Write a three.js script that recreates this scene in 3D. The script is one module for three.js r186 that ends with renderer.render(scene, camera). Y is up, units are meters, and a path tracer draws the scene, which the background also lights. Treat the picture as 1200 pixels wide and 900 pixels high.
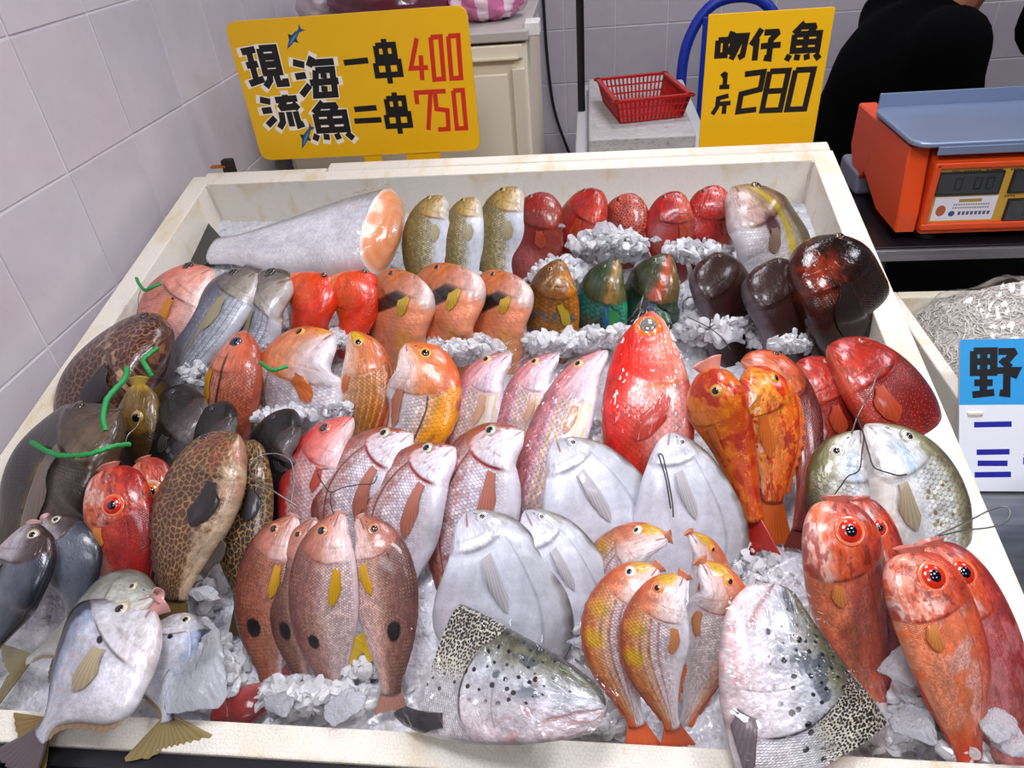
import * as THREE from 'three';
import { RoundedBoxGeometry } from 'three/addons/geometries/RoundedBoxGeometry.js';
import { ConvexGeometry } from 'three/addons/geometries/ConvexGeometry.js';
import { mergeGeometries, mergeVertices } from 'three/addons/utils/BufferGeometryUtils.js';
import { MarchingCubes } from 'three/addons/objects/MarchingCubes.js';
import { RectAreaLightUniformsLib } from 'three/addons/lights/RectAreaLightUniformsLib.js';

// ---------------------------------------------------------------- camera, light, exposure
const scene = new THREE.Scene();
const camera = new THREE.PerspectiveCamera(56.32, 4 / 3, 0.02, 30);
camera.position.set(0, 1.5, 0);
camera.rotation.order = 'YXZ';
camera.rotation.set(-0.6188, 0.1387, -0.091);
camera.updateMatrixWorld(true);
const renderer = new THREE.WebGLRenderer({ antialias: true });
renderer.toneMapping = THREE.LinearToneMapping;
renderer.toneMappingExposure = 0.71;
renderer.shadowMap.enabled = true;
RectAreaLightUniformsLib.init();
scene.background = new THREE.Color(0x000000);
// the lamps of the market hall, the last panel added to brighten the back: [x, y, z, width, depth, intensity, kind]
const LAMPS = [
  [-0.1, 2.2, -0.25, 0.3, 0.3, 48, 'pendant'],
  [0.75, 2.2, -0.35, 0.3, 0.3, 48, 'pendant'],
  [0.25, 2.2, -1.2, 0.3, 0.3, 30, 'pendant'],
  [2.3, 2.72, -1.7, 0.6, 0.6, 18, 'panel'],
  [0.2, 2.72, 1.2, 0.6, 0.6, 12, 'panel'],
  [1.8, 2.72, 0.9, 0.6, 0.6, 8, 'panel'],
  [0.4, 2.72, -2.2, 0.6, 0.6, 13, 'panel'],  // unseen panel added to lift the dim area behind the tray
];

// ---------------------------------------------------------------- helpers
let seed = 7;
const rnd = () => { seed = (seed * 1664525 + 1013904223) >>> 0; return seed / 4294967296; };
const rr = (a, b) => a + (b - a) * rnd();
const clamp = (x, a = 0, b = 1) => Math.min(b, Math.max(a, x));
const ss = (a, b, x) => { const t = clamp((x - a) / (b - a)); return t * t * (3 - 2 * t); };
const V = (x, y, z) => new THREE.Vector3(x, y, z);
const NT = new Float32Array(65536); for (let i = 0; i < 65536; i++) NT[i] = rnd();
function vn(x, y) {
  const xi = Math.floor(x), yi = Math.floor(y); let fx = x - xi, fy = y - yi;
  fx = fx * fx * (3 - 2 * fx); fy = fy * fy * (3 - 2 * fy);
  const h = (a, b) => NT[((a & 255) + ((b & 255) << 8)) & 65535];
  const a = h(xi, yi), b = h(xi + 1, yi), c = h(xi, yi + 1), d = h(xi + 1, yi + 1);
  return a + (b - a) * fx + (c - a) * fy + (a - b - c + d) * fx * fy;
}
const fbm = (x, y) => 0.5 * vn(x, y) + 0.3 * vn(x * 2.1 + 17, y * 2.1 + 5) + 0.2 * vn(x * 4.3 + 3, y * 4.3 + 31);
function cell(x, y) {           // distances to the two nearest points of a jittered lattice
  const xi = Math.floor(x), yi = Math.floor(y); let d1 = 9, d2 = 9;
  for (let j = -1; j < 2; j++) for (let i = -1; i < 2; i++) {
    const k = ((xi + i) & 255) + (((yi + j) & 255) << 8);
    const px = xi + i + 0.5 + 0.7 * (NT[k] - 0.5) + ((yi + j) & 1) * 0.5, py = yi + j + 0.5 + 0.7 * (NT[(k + 7777) & 65535] - 0.5);
    const d = Math.hypot(px - x, py - y);
    if (d < d1) { d2 = d1; d1 = d; } else if (d < d2) d2 = d;
  }
  return [d1, d2];
}
const mix = (a, b, t) => [a[0] + (b[0] - a[0]) * t, a[1] + (b[1] - a[1]) * t, a[2] + (b[2] - a[2]) * t];
const used = {};
function numbered(n) { const k = used[n] || 0; used[n] = k + 1; return k ? `${n}_${String(k).padStart(3, '0')}` : n; }
function tag(o, label, category, group, kind) {
  if (label) o.userData.label = label;
  if (category) o.userData.category = category;
  if (group) o.userData.group = group;
  if (kind) o.userData.kind = kind;
  return o;
}
function thing(name, label, category, pos, group) {
  const o = new THREE.Group(); o.name = numbered(name); scene.add(o);
  if (pos) o.position.copy(pos);
  return tag(o, label, category, group);
}
function part(name, geo, mat, parent, label) {
  const m = new THREE.Mesh(geo, mat); m.name = name; m.castShadow = m.receiveShadow = true; parent.add(m);
  if (label) m.userData.label = label;
  return m;
}
function top(name, geo, mat, label, category, group, kind) {
  const m = new THREE.Mesh(geo, mat); m.name = numbered(name); m.castShadow = m.receiveShadow = true; scene.add(m);
  return tag(m, label, category, group, kind);
}
const MAT = (o) => new THREE.MeshStandardMaterial(o);
const PHY = (o) => new THREE.MeshPhysicalMaterial(o);
const bx = (w, h, d, x = 0, y = 0, z = 0) => new THREE.BoxGeometry(w, h, d).translate(x, y, z);
const rbx = (w, h, d, r, x = 0, y = 0, z = 0, s = 2) => new RoundedBoxGeometry(w, h, d, s, r).translate(x, y, z);
const tube = (pts, r, n = 24, m = 6, closed = false) => new THREE.TubeGeometry(new THREE.CatmullRomCurve3(pts, closed), n, r, m, closed);
// where things stand: sight lines of the camera cut with upright, level and bed planes
const FPX = 450 / Math.tan(THREE.MathUtils.degToRad(camera.fov / 2));
function ray(px, py) { return V((px - 600) / FPX, -(py - 450) / FPX, -1).applyQuaternion(camera.quaternion); }
const atY = (px, py, Y) => { const d = ray(px, py); return d.multiplyScalar((Y - 1.5) / d.y).add(camera.position); };
const atZ = (px, py, Z) => { const d = ray(px, py); return d.multiplyScalar(Z / d.z).add(camera.position); };
const atX = (px, py, X) => { const d = ray(px, py); return d.multiplyScalar(X / d.x).add(camera.position); };
// the tilted frame of the fish tray: u along its width, v down its slope, h up from the rim
const TW = 1.2, TL = 1.05, TO = V(-0.7767, 1.0605, -1.3489);
const TU = V(1, 0, 0.0094).normalize(), TV = V(-0.0092, -0.2005, 0.9796).normalize(), TN = V().crossVectors(TV, TU).normalize();
const tp = (u, v, h = 0) => TO.clone().addScaledVector(TU, u).addScaledVector(TV, v).addScaledVector(TN, h);
function bed(px, py, h) { const d = ray(px, py), o = tp(0, 0, h).sub(camera.position); return d.multiplyScalar(o.dot(TN) / d.dot(TN)).add(camera.position); }
const TM = new THREE.Matrix4().makeBasis(TU, TN, TV).setPosition(TO);
function uvh(p) { const q = p.clone().sub(TO); return [q.dot(TU), q.dot(TV), q.dot(TN)]; }
const toPx = (p) => { const c = p.clone().applyMatrix4(camera.matrixWorldInverse); return [600 + FPX * c.x / -c.z, 450 - FPX * c.y / -c.z]; };
function dataTex(W, H, fn, srgb = true) {
  const d = new Uint8Array(W * H * 4);
  for (let y = 0; y < H; y++) for (let x = 0; x < W; x++) { const c = fn(x / W, y / H), k = 4 * (y * W + x); d[k] = clamp(c[0], 0, 255); d[k + 1] = clamp(c[1], 0, 255); d[k + 2] = clamp(c[2], 0, 255); d[k + 3] = 255; }
  const t = new THREE.DataTexture(d, W, H); t.magFilter = THREE.LinearFilter; t.minFilter = THREE.LinearFilter; t.wrapS = t.wrapT = THREE.RepeatWrapping;
  if (srgb) t.colorSpace = THREE.SRGBColorSpace; t.needsUpdate = true; return t;
}
function metreUV(g, k = 1) {          // box mapping in metres
  const p = g.attributes.position, n = g.attributes.normal, uv = new Float32Array(p.count * 2);
  for (let i = 0; i < p.count; i++) {
    const a = Math.abs(n.getX(i)), b = Math.abs(n.getY(i)), c = Math.abs(n.getZ(i));
    const q = a > b && a > c ? [p.getZ(i), p.getY(i)] : b > c ? [p.getX(i), p.getZ(i)] : [p.getX(i), p.getY(i)];
    uv[2 * i] = q[0] * k; uv[2 * i + 1] = q[1] * k;
  }
  g.setAttribute('uv', new THREE.BufferAttribute(uv, 2)); return g;
}

// ---------------------------------------------------------------- room
const WX = -0.825, BZ = -3.1, RX = 3.6, FZ = 2.6, CY = 2.8;
const mPlaster = MAT({ color: 0x6f6c70, roughness: 0.9 }), mCeil = MAT({ color: 0x4a494d, roughness: 0.9 });
const groutT = dataTex(128, 128, (u, v) => { const n = fbm(u * 9, v * 9); return [206 + 26 * n, 202 + 26 * n, 205 + 26 * n]; });
const mGrout = MAT({ map: groutT, roughness: 0.9 });
const tileMats = [0, 1, 2].map((k) => {
  const m = dataTex(128, 128, (u, v) => { const n = fbm(u * 5 + k * 9, v * 5), f = vn(u * 70 + k * 5, v * 70); const g = f > 0.985 ? -24 : 0; return [203 + 9 * n + g - k * 3, 196 + 9 * n + g - k * 3, 201 + 9 * n + g - k * 2]; });
  return PHY({ map: m, roughness: 0.26, clearcoat: 0.35, clearcoatRoughness: 0.2 });
});
const tileG = new RoundedBoxGeometry(0.1955, 0.1955, 0.01, 1, 0.002);
function struct(name, geo, mat) { const m = new THREE.Mesh(geo, mat); m.name = name; m.receiveShadow = m.castShadow = true; m.userData.kind = 'structure'; scene.add(m); return m; }
{
  const wl = struct('wall_left', metreUV(bx(0.12, CY, FZ - BZ + 0.3, WX - 0.0615, CY / 2, (FZ + BZ) / 2)), mGrout);
  for (let k = 0; k < 17; k++) for (let j = 0; j < 14; j++) {
    const y = 0.0721 + 0.1983 * j, z = 0.2455 - 0.2 * k;
    if (z - 0.1 < BZ) continue;
    const t = part('tile', tileG, tileMats[(k * 7 + j * 5) % 3], wl);
    t.position.set(WX - 0.004 + rr(-0.0006, 0.0006), y, z); t.rotation.set(rr(-0.002, 0.002), Math.PI / 2 + rr(-0.003, 0.003), 0);
  }
  const wb = struct('wall_back', metreUV(bx(RX - WX + 0.3, CY, 0.12, (RX + WX) / 2, CY / 2, BZ - 0.0615)), mGrout);
  for (let k = 0; k < 21; k++) for (let j = 0; j < 14; j++) {
    const t = part('tile', tileG, tileMats[(k * 3 + j * 5) % 3], wb);
    t.position.set(-0.6 + 0.2 * k, 0.08 + 0.2 * j, BZ - 0.004 + rr(-0.0006, 0.0006)); t.rotation.set(rr(-0.002, 0.002), rr(-0.003, 0.003), 0);
  }
  struct('wall_right', bx(0.12, CY, FZ - BZ + 0.3, RX + 0.06, CY / 2, (FZ + BZ) / 2), mPlaster);
  struct('wall_front', bx(RX - WX + 0.3, CY, 0.12, (RX + WX) / 2, CY / 2, FZ + 0.06), mPlaster);
  struct('ceiling', bx(RX - WX + 0.3, 0.1, FZ - BZ + 0.3, (RX + WX) / 2, CY + 0.05, (FZ + BZ) / 2), mCeil);
  const fl = dataTex(256, 256, (u, v) => { const n = fbm(u * 8, v * 8); return [88 + 40 * n, 86 + 38 * n, 84 + 36 * n]; });
  struct('floor', metreUV(bx(RX - WX + 0.3, 0.1, FZ - BZ + 0.3, (RX + WX) / 2, -0.05, (FZ + BZ) / 2)), MAT({ map: fl, roughness: 0.35 }));
}
const mLampWhite = MAT({ color: 0xe8e8e8, roughness: 0.4 });
LAMPS.forEach(([x, y, z, w, d, k, kind], i) => {
  const g = thing(kind === 'pendant' ? 'pendant_lamp' : 'ceiling_light', ['white square lamp hanging over the front left of the fish tray', 'white square lamp hanging over the right tray wall', 'white square lamp hanging behind the tray', 'square ceiling light at the back right', 'square ceiling light over the shoppers in front', 'square ceiling light over the front right corner', 'added square ceiling light brightening the red basket and cream cabinet'][i], 'lamp', V(x, y, z));
  part('housing', rbx(w + 0.04, 0.05, d + 0.04, 0.01, 0, 0.03, 0), mLampWhite, g);
  part('diffuser', bx(w, 0.006, d, 0, 0.002, 0), MAT({ color: 0xffffff, emissive: 0xfff6f4, emissiveIntensity: 4, roughness: 0.5 }), g);
  if (kind === 'pendant') part('hanger', new THREE.CylinderGeometry(0.003, 0.003, CY - y - 0.05, 6).translate(0, (CY - y + 0.05) / 2, 0), mLampWhite, g);
  const l = new THREE.RectAreaLight(i < 3 ? 0xf6f6ff : 0xf0f1ff, k, w, d); l.position.set(0, -0.006, 0); l.rotation.x = -Math.PI / 2; l.castShadow = true; g.add(l);
});

// ---------------------------------------------------------------- fish tray and its bed of ice
const foamT = dataTex(512, 512, (u, v) => {
  const c = cell(u * 120, v * 120), e = ss(0.02, 0.18, c[1] - c[0]);
  const st = ss(0.58, 0.76, fbm(u * 5 + 3, v * 5)) * 0.55 + ss(0.66, 0.8, fbm(u * 22, v * 9 + 40)) * 0.5;
  return mix(mix([224, 217, 202], [238, 232, 218], e), [214, 190, 138], st * 0.5);
});
const foamB = dataTex(512, 512, (u, v) => { const c = cell(u * 120, v * 120), e = 120 + 120 * ss(0, 0.25, c[1] - c[0]) - 50 * (vn(u * 60, v * 60) > 0.83 ? 1 : 0); return [e, e, e]; }, false);
for (const t of [foamT, foamB]) t.repeat.set(2.2, 2.2);
const mFoam = MAT({ map: foamT, bumpMap: foamB, bumpScale: 0.0008, roughness: 0.7 });
const tray = thing('foam_fish_tray', 'large white foam tray filled with ice and fish', 'tray');
tray.applyMatrix4(TM);
{
  const D = 0.13;
  const wall = (name, pts) => {      // closed prism from a plan outline: rim at h = 0, walls down to -D
    const s = new THREE.Shape(pts.map(([u, v]) => new THREE.Vector2(u, -v)));
    const g = new THREE.ExtrudeGeometry(s, { depth: D, bevelEnabled: true, bevelSize: 0.002, bevelThickness: 0.002, bevelSegments: 2 });
    g.rotateX(-Math.PI / 2).translate(0, -D, 0); return part(name, metreUV(g), mFoam, tray);
  };
  wall('side_wall', [[0, 0.052], [0.034, 0.052], [0.034, 1.05], [0, 1.05]]);
  wall('side_wall', [[1.166, 0.052], [1.2, 0.052], [1.2, 1.05], [1.166, 1.05]]);
  wall('back_wall', [[0, 0.0255], [1.2, 0.0255], [1.2, 0.052], [0, 0.052]]);
  wall('front_wall', [[0.034, 1.024], [1.166, 1.024], [1.166, 1.05], [0.034, 1.05]]);
  const lip = part('back_ledge', metreUV(rbx(0.25, 0.12, 0.025, 0.003, 0.14, -0.064, 0.0125)), mFoam, tray); lip.userData.label = 'short stained strip of the back ledge';
  part('back_ledge', metreUV(rbx(0.926, 0.125, 0.028, 0.003, 0.735, -0.058, 0.011)), mFoam, tray);
  part('bottom', metreUV(bx(1.19, 0.02, 1.04, 0.6, -0.14, 0.525)), mFoam, tray);
  for (const s of [0, 1]) { const b = part('corner_seam', bx(0.006, 0.1, 0.006), mFoam, tray); b.position.set(s ? 1.163 : 0.037, -0.05, 0.055); }
}
const bedH = (u, v) => -0.082 + 0.036 * ss(0.35, 1.0, v) + 0.016 * (fbm(u * 14, v * 14) - 0.5) + 0.014 * (fbm(u * 50 + 9, v * 50) - 0.5);
const mIce = PHY({ color: 0xfcfdff, roughness: 0.09, transmission: 0.42, thickness: 0.02, ior: 1.31 });
const iceT = dataTex(512, 512, (u, v) => { const n = fbm(u * 24, v * 24), m = fbm(u * 90 + 7, v * 90); return mix([198, 201, 210], [240, 241, 246], clamp(1.5 * (0.55 * n + 0.45 * m) - 0.25)); });
const iceB = dataTex(512, 512, (u, v) => { const e = 255 * (0.5 * fbm(u * 40, v * 40) + 0.5 * fbm(u * 110 + 3, v * 110)); return [e, e, e]; }, false);
const mBed = PHY({ map: iceT, bumpMap: iceB, bumpScale: 0.006, roughness: 0.26, clearcoat: 0.4, clearcoatRoughness: 0.1 });
{
  const nu = 200, nv = 170, p = [], uv = [], id = [];
  for (let j = 0; j <= nv; j++) for (let i = 0; i <= nu; i++) {
    const u = 0.034 + 1.132 * i / nu, v = 0.052 + 0.972 * j / nv, q = tp(u, v, bedH(u, v)); p.push(q.x, q.y, q.z); uv.push(u * 2.2, v * 2.2);
    if (i < nu && j < nv) { const a = j * (nu + 1) + i, b = a + nu + 1; id.push(a, b, a + 1, b, b + 1, a + 1); }
  }
  const g = new THREE.BufferGeometry(); g.setAttribute('position', new THREE.Float32BufferAttribute(p, 3)); g.setAttribute('uv', new THREE.Float32BufferAttribute(uv, 2)); g.setIndex(id); g.computeVertexNormals();
  top('ice_bed', g, mBed, 'packed wet ice filling the white foam tray under the fish', 'ice', null, 'stuff');
}
function chunkGeo(detail = 1, flat = true) {        // a broken lump: a ball cut by planes, facets kept
  const g = new THREE.IcosahedronGeometry(1, detail); g.deleteAttribute('uv'); g.deleteAttribute('normal');
  const p = g.attributes.position, ax = V(rr(0.9, 1.4), rr(0.45, 0.8), rr(0.7, 1)), k = rr(0, 90), planes = [];
  for (let i = 0; i < 8; i++) planes.push([V(rr(-1, 1), rr(-1, 1), rr(-1, 1)).normalize(), rr(0.45, 0.8)]);
  for (let i = 0; i < p.count; i++) {
    const v = V().fromBufferAttribute(p, i); for (const [n, d] of planes) { const e = v.dot(n) - d; if (e > 0) v.addScaledVector(n, -e * 0.95); }
    v.multiplyScalar(1 + 0.5 * (fbm(v.x * 2.2 + k, v.y * 2.2 + v.z * 2.6 + k) - 0.5)).multiply(ax); p.setXYZ(i, v.x, v.y, v.z);
  }
  if (flat) { g.computeVertexNormals(); return g; }
  for (let i = 0; i < p.count; i++) { const v = V().fromBufferAttribute(p, i); v.multiplyScalar(1 + 0.16 * (fbm(v.x * 5 + k, v.z * 5 + v.y * 4 + k) - 0.5) + 0.05 * (vn(v.x * 16 + k, v.z * 16) - 0.5)); p.setXYZ(i, v.x, v.y, v.z); }
  const m = mergeVertices(g, 1e-4); m.computeVertexNormals(); const q = m.attributes.position, uv = new Float32Array(q.count * 2); for (let i = 0; i < q.count; i++) { uv[2 * i] = q.getX(i) * 0.09 + q.getY(i) * 0.05; uv[2 * i + 1] = q.getZ(i) * 0.09 + q.getY(i) * 0.04; } m.setAttribute('uv', new THREE.BufferAttribute(uv, 2)); return m;
}
const chunkV = []; for (let i = 0; i < 10; i++) chunkV.push(chunkGeo());
const iceGeos = [];
function addChunk(pos, size) {
  const g = chunkV[Math.floor(rnd() * 10)].clone();
  g.applyMatrix4(new THREE.Matrix4().compose(pos, new THREE.Quaternion().setFromEuler(new THREE.Euler(rr(0, 6), rr(0, 6), rr(0, 6))), V(size, size, size))); iceGeos.push(g);
}
// heaps of crushed ice: centre in the photograph, half axes, how many, top of the heap above the rim, piece size
const HEAPS = [
  [715, 282, 70, 24, 380, 0.03, 0.009], [810, 292, 55, 16, 170, 0.016, 0.008], [655, 318, 40, 24, 150, 0.008, 0.008], [545, 335, 80, 16, 140, -0.012, 0.007],
  [840, 380, 60, 26, 200, 0.006, 0.009], [920, 395, 50, 22, 140, 0.0, 0.009], [790, 350, 40, 20, 60, -0.01, 0.008],
  [545, 408, 60, 20, 240, 0.018, 0.008], [650, 400, 60, 14, 190, 0.016, 0.007], [715, 392, 40, 14, 110, 0.014, 0.007], [375, 398, 62, 14, 200, 0.02, 0.007], [310, 400, 30, 24, 120, 0.0, 0.007],
  [228, 430, 36, 34, 160, -0.005, 0.007], [335, 486, 60, 14, 190, 0.018, 0.008], [398, 478, 32, 18, 110, 0.018, 0.008], [700, 515, 18, 28, 60, -0.01, 0.007], [880, 600, 40, 60, 200, -0.035, 0.006],
  [370, 815, 95, 26, 420, 0.012, 0.008], [420, 780, 40, 26, 120, 0.004, 0.008], [250, 790, 45, 50, 160, 0.02, 0.008], [700, 840, 60, 24, 160, -0.01, 0.008], [690, 740, 40, 34, 120, 0.006, 0.008],
  [1075, 810, 45, 60, 340, 0.012, 0.009], [1130, 880, 40, 24, 120, 0.01, 0.011], [1040, 860, 40, 40, 160, 0.0, 0.009], [1170, 860, 24, 24, 60, 0.008, 0.011], [870, 660, 40, 60, 140, -0.03, 0.006], [245, 690, 22, 40, 60, -0.02, 0.009],
];
for (const [x, y, ax, ay, n, top_, sz] of HEAPS) for (let i = 0; i < n * 1.7; i++) {
  const a = rr(0, 6.283), r = Math.sqrt(rnd()), h = -0.065 + (top_ + 0.065) * (1 - r * r) * rr(0.72, 1);
  const q = bed(x + ax * r * Math.cos(a), y + ay * r * Math.sin(a), h), [u, v] = uvh(q);
  if (u < 0.04 || u > 1.16 || v < 0.06 || v > 1.018) continue;
  addChunk(q, sz * Math.pow(rnd(), 1.8) * 1.25 + 0.0026);
}
for (let i = 0; i < 1500; i++) { const u = rr(0.05, 1.15), v = rr(0.07, 1.01); addChunk(tp(u, v, bedH(u, v) + 0.001), rr(0.003, 0.008)); }
top('crushed_ice', mergeGeometries(iceGeos), mIce, 'small broken pieces of ice heaped between the fish', 'ice', null, 'stuff');

// ---------------------------------------------------------------- fish: shapes
// profile rows: [t along the body, dorsal half height, ventral half height, half thickness], heights as a share of the body depth
const SHAPE = {
  bream: [[0, .05, .05, .1], [.05, .16, .16, .35], [.12, .31, .26, .62], [.25, .46, .4, .95], [.4, .52, .47, 1], [.58, .44, .42, .86], [.75, .29, .27, .6], [.9, .15, .14, .32], [1, .12, .12, .22]],
  snap: [[0, .06, .06, .12], [.05, .17, .15, .36], [.13, .33, .26, .66], [.25, .45, .4, .95], [.4, .5, .47, 1], [.58, .46, .45, .9], [.75, .36, .33, .68], [.9, .21, .19, .4], [1, .16, .15, .26]],
  long: [[0, .09, .09, .2], [.04, .2, .2, .45], [.12, .36, .36, .8], [.25, .46, .47, 1], [.42, .5, .5, 1], [.6, .46, .44, .9], [.78, .33, .31, .62], [.92, .2, .19, .36], [1, .17, .17, .25]],
  blunt: [[0, .16, .14, .3], [.03, .3, .28, .55], [.09, .42, .4, .8], [.2, .5, .48, 1], [.4, .5, .5, 1], [.6, .48, .48, .92], [.8, .38, .38, .7], [.92, .26, .26, .4], [1, .2, .2, .26]],
  disc: [[0, .05, .08, .14], [.04, .13, .14, .4], [.12, .25, .25, .7], [.25, .37, .38, .95], [.42, .48, .48, 1], [.56, .5, .49, .9], [.72, .36, .33, .55], [.88, .14, .12, .28], [.95, .07, .06, .2], [1, .06, .05, .16]],
  jack: [[0, .07, .08, .14], [.05, .17, .18, .4], [.13, .32, .3, .7], [.27, .46, .44, 1], [.42, .5, .52, 1], [.58, .38, .41, .78], [.73, .21, .22, .46], [.85, .09, .09, .24], [.93, .06, .06, .18], [1, .075, .075, .14]],
  gurn: [[0, .14, .14, .3], [.05, .3, .3, .6], [.14, .45, .46, .95], [.25, .5, .52, 1], [.42, .42, .42, .85], [.6, .32, .31, .62], [.8, .22, .2, .4], [1, .14, .13, .22]],
  bigeye: [[0, .16, .18, .3], [.03, .27, .28, .5], [.1, .41, .4, .8], [.22, .49, .48, 1], [.4, .5, .5, 1], [.6, .43, .42, .86], [.78, .3, .29, .6], [.92, .18, .17, .36], [1, .15, .15, .24]],
  steak: [[0, .5, .5, 1], [.15, .49, .5, .98], [.4, .4, .42, .82], [.65, .28, .29, .6], [.85, .18, .17, .38], [1, .17, .17, .22]],
  head: [[0, .07, .1, .2], [.06, .14, .17, .36], [.2, .24, .26, .6], [.4, .34, .34, .82], [.6, .42, .4, .95], [.8, .5, .44, 1], [1, .56, .46, 1]],
};
function prof(rows, t) {
  let i = 1; while (i < rows.length - 1 && rows[i][0] < t) i++;
  const a = rows[Math.max(0, i - 2)], b = rows[i - 1], c = rows[i], d = rows[Math.min(rows.length - 1, i + 1)], h = c[0] - b[0], x = clamp((t - b[0]) / h);
  return [1, 2, 3].map((k) => {
    const m0 = i > 1 ? (c[k] - a[k]) / (c[0] - a[0]) * h : (c[k] - b[k]), m1 = i < rows.length - 1 ? (d[k] - b[k]) / (d[0] - b[0]) * h : (c[k] - b[k]);
    const x2 = x * x, x3 = x2 * x; return (2 * x3 - 3 * x2 + 1) * b[k] + (x3 - 2 * x2 + x) * m0 + (3 * x2 - 2 * x3) * c[k] + (x3 - x2) * m1;
  });
}
const gillT = (sp, s) => sp.gill + (sp.gillBow ?? 0.055) * (1 - Math.pow(clamp(Math.abs(s - 0.15) / 0.95), 2)) - 0.03;

// ---------------------------------------------------------------- fish: skins
const grad = (stops, s) => { let i = 1; while (i < stops.length - 1 && stops[i][0] < s) i++; const a = stops[i - 1], b = stops[i]; return mix(a[1], b[1], ss(a[0], b[0], s)); };
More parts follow.
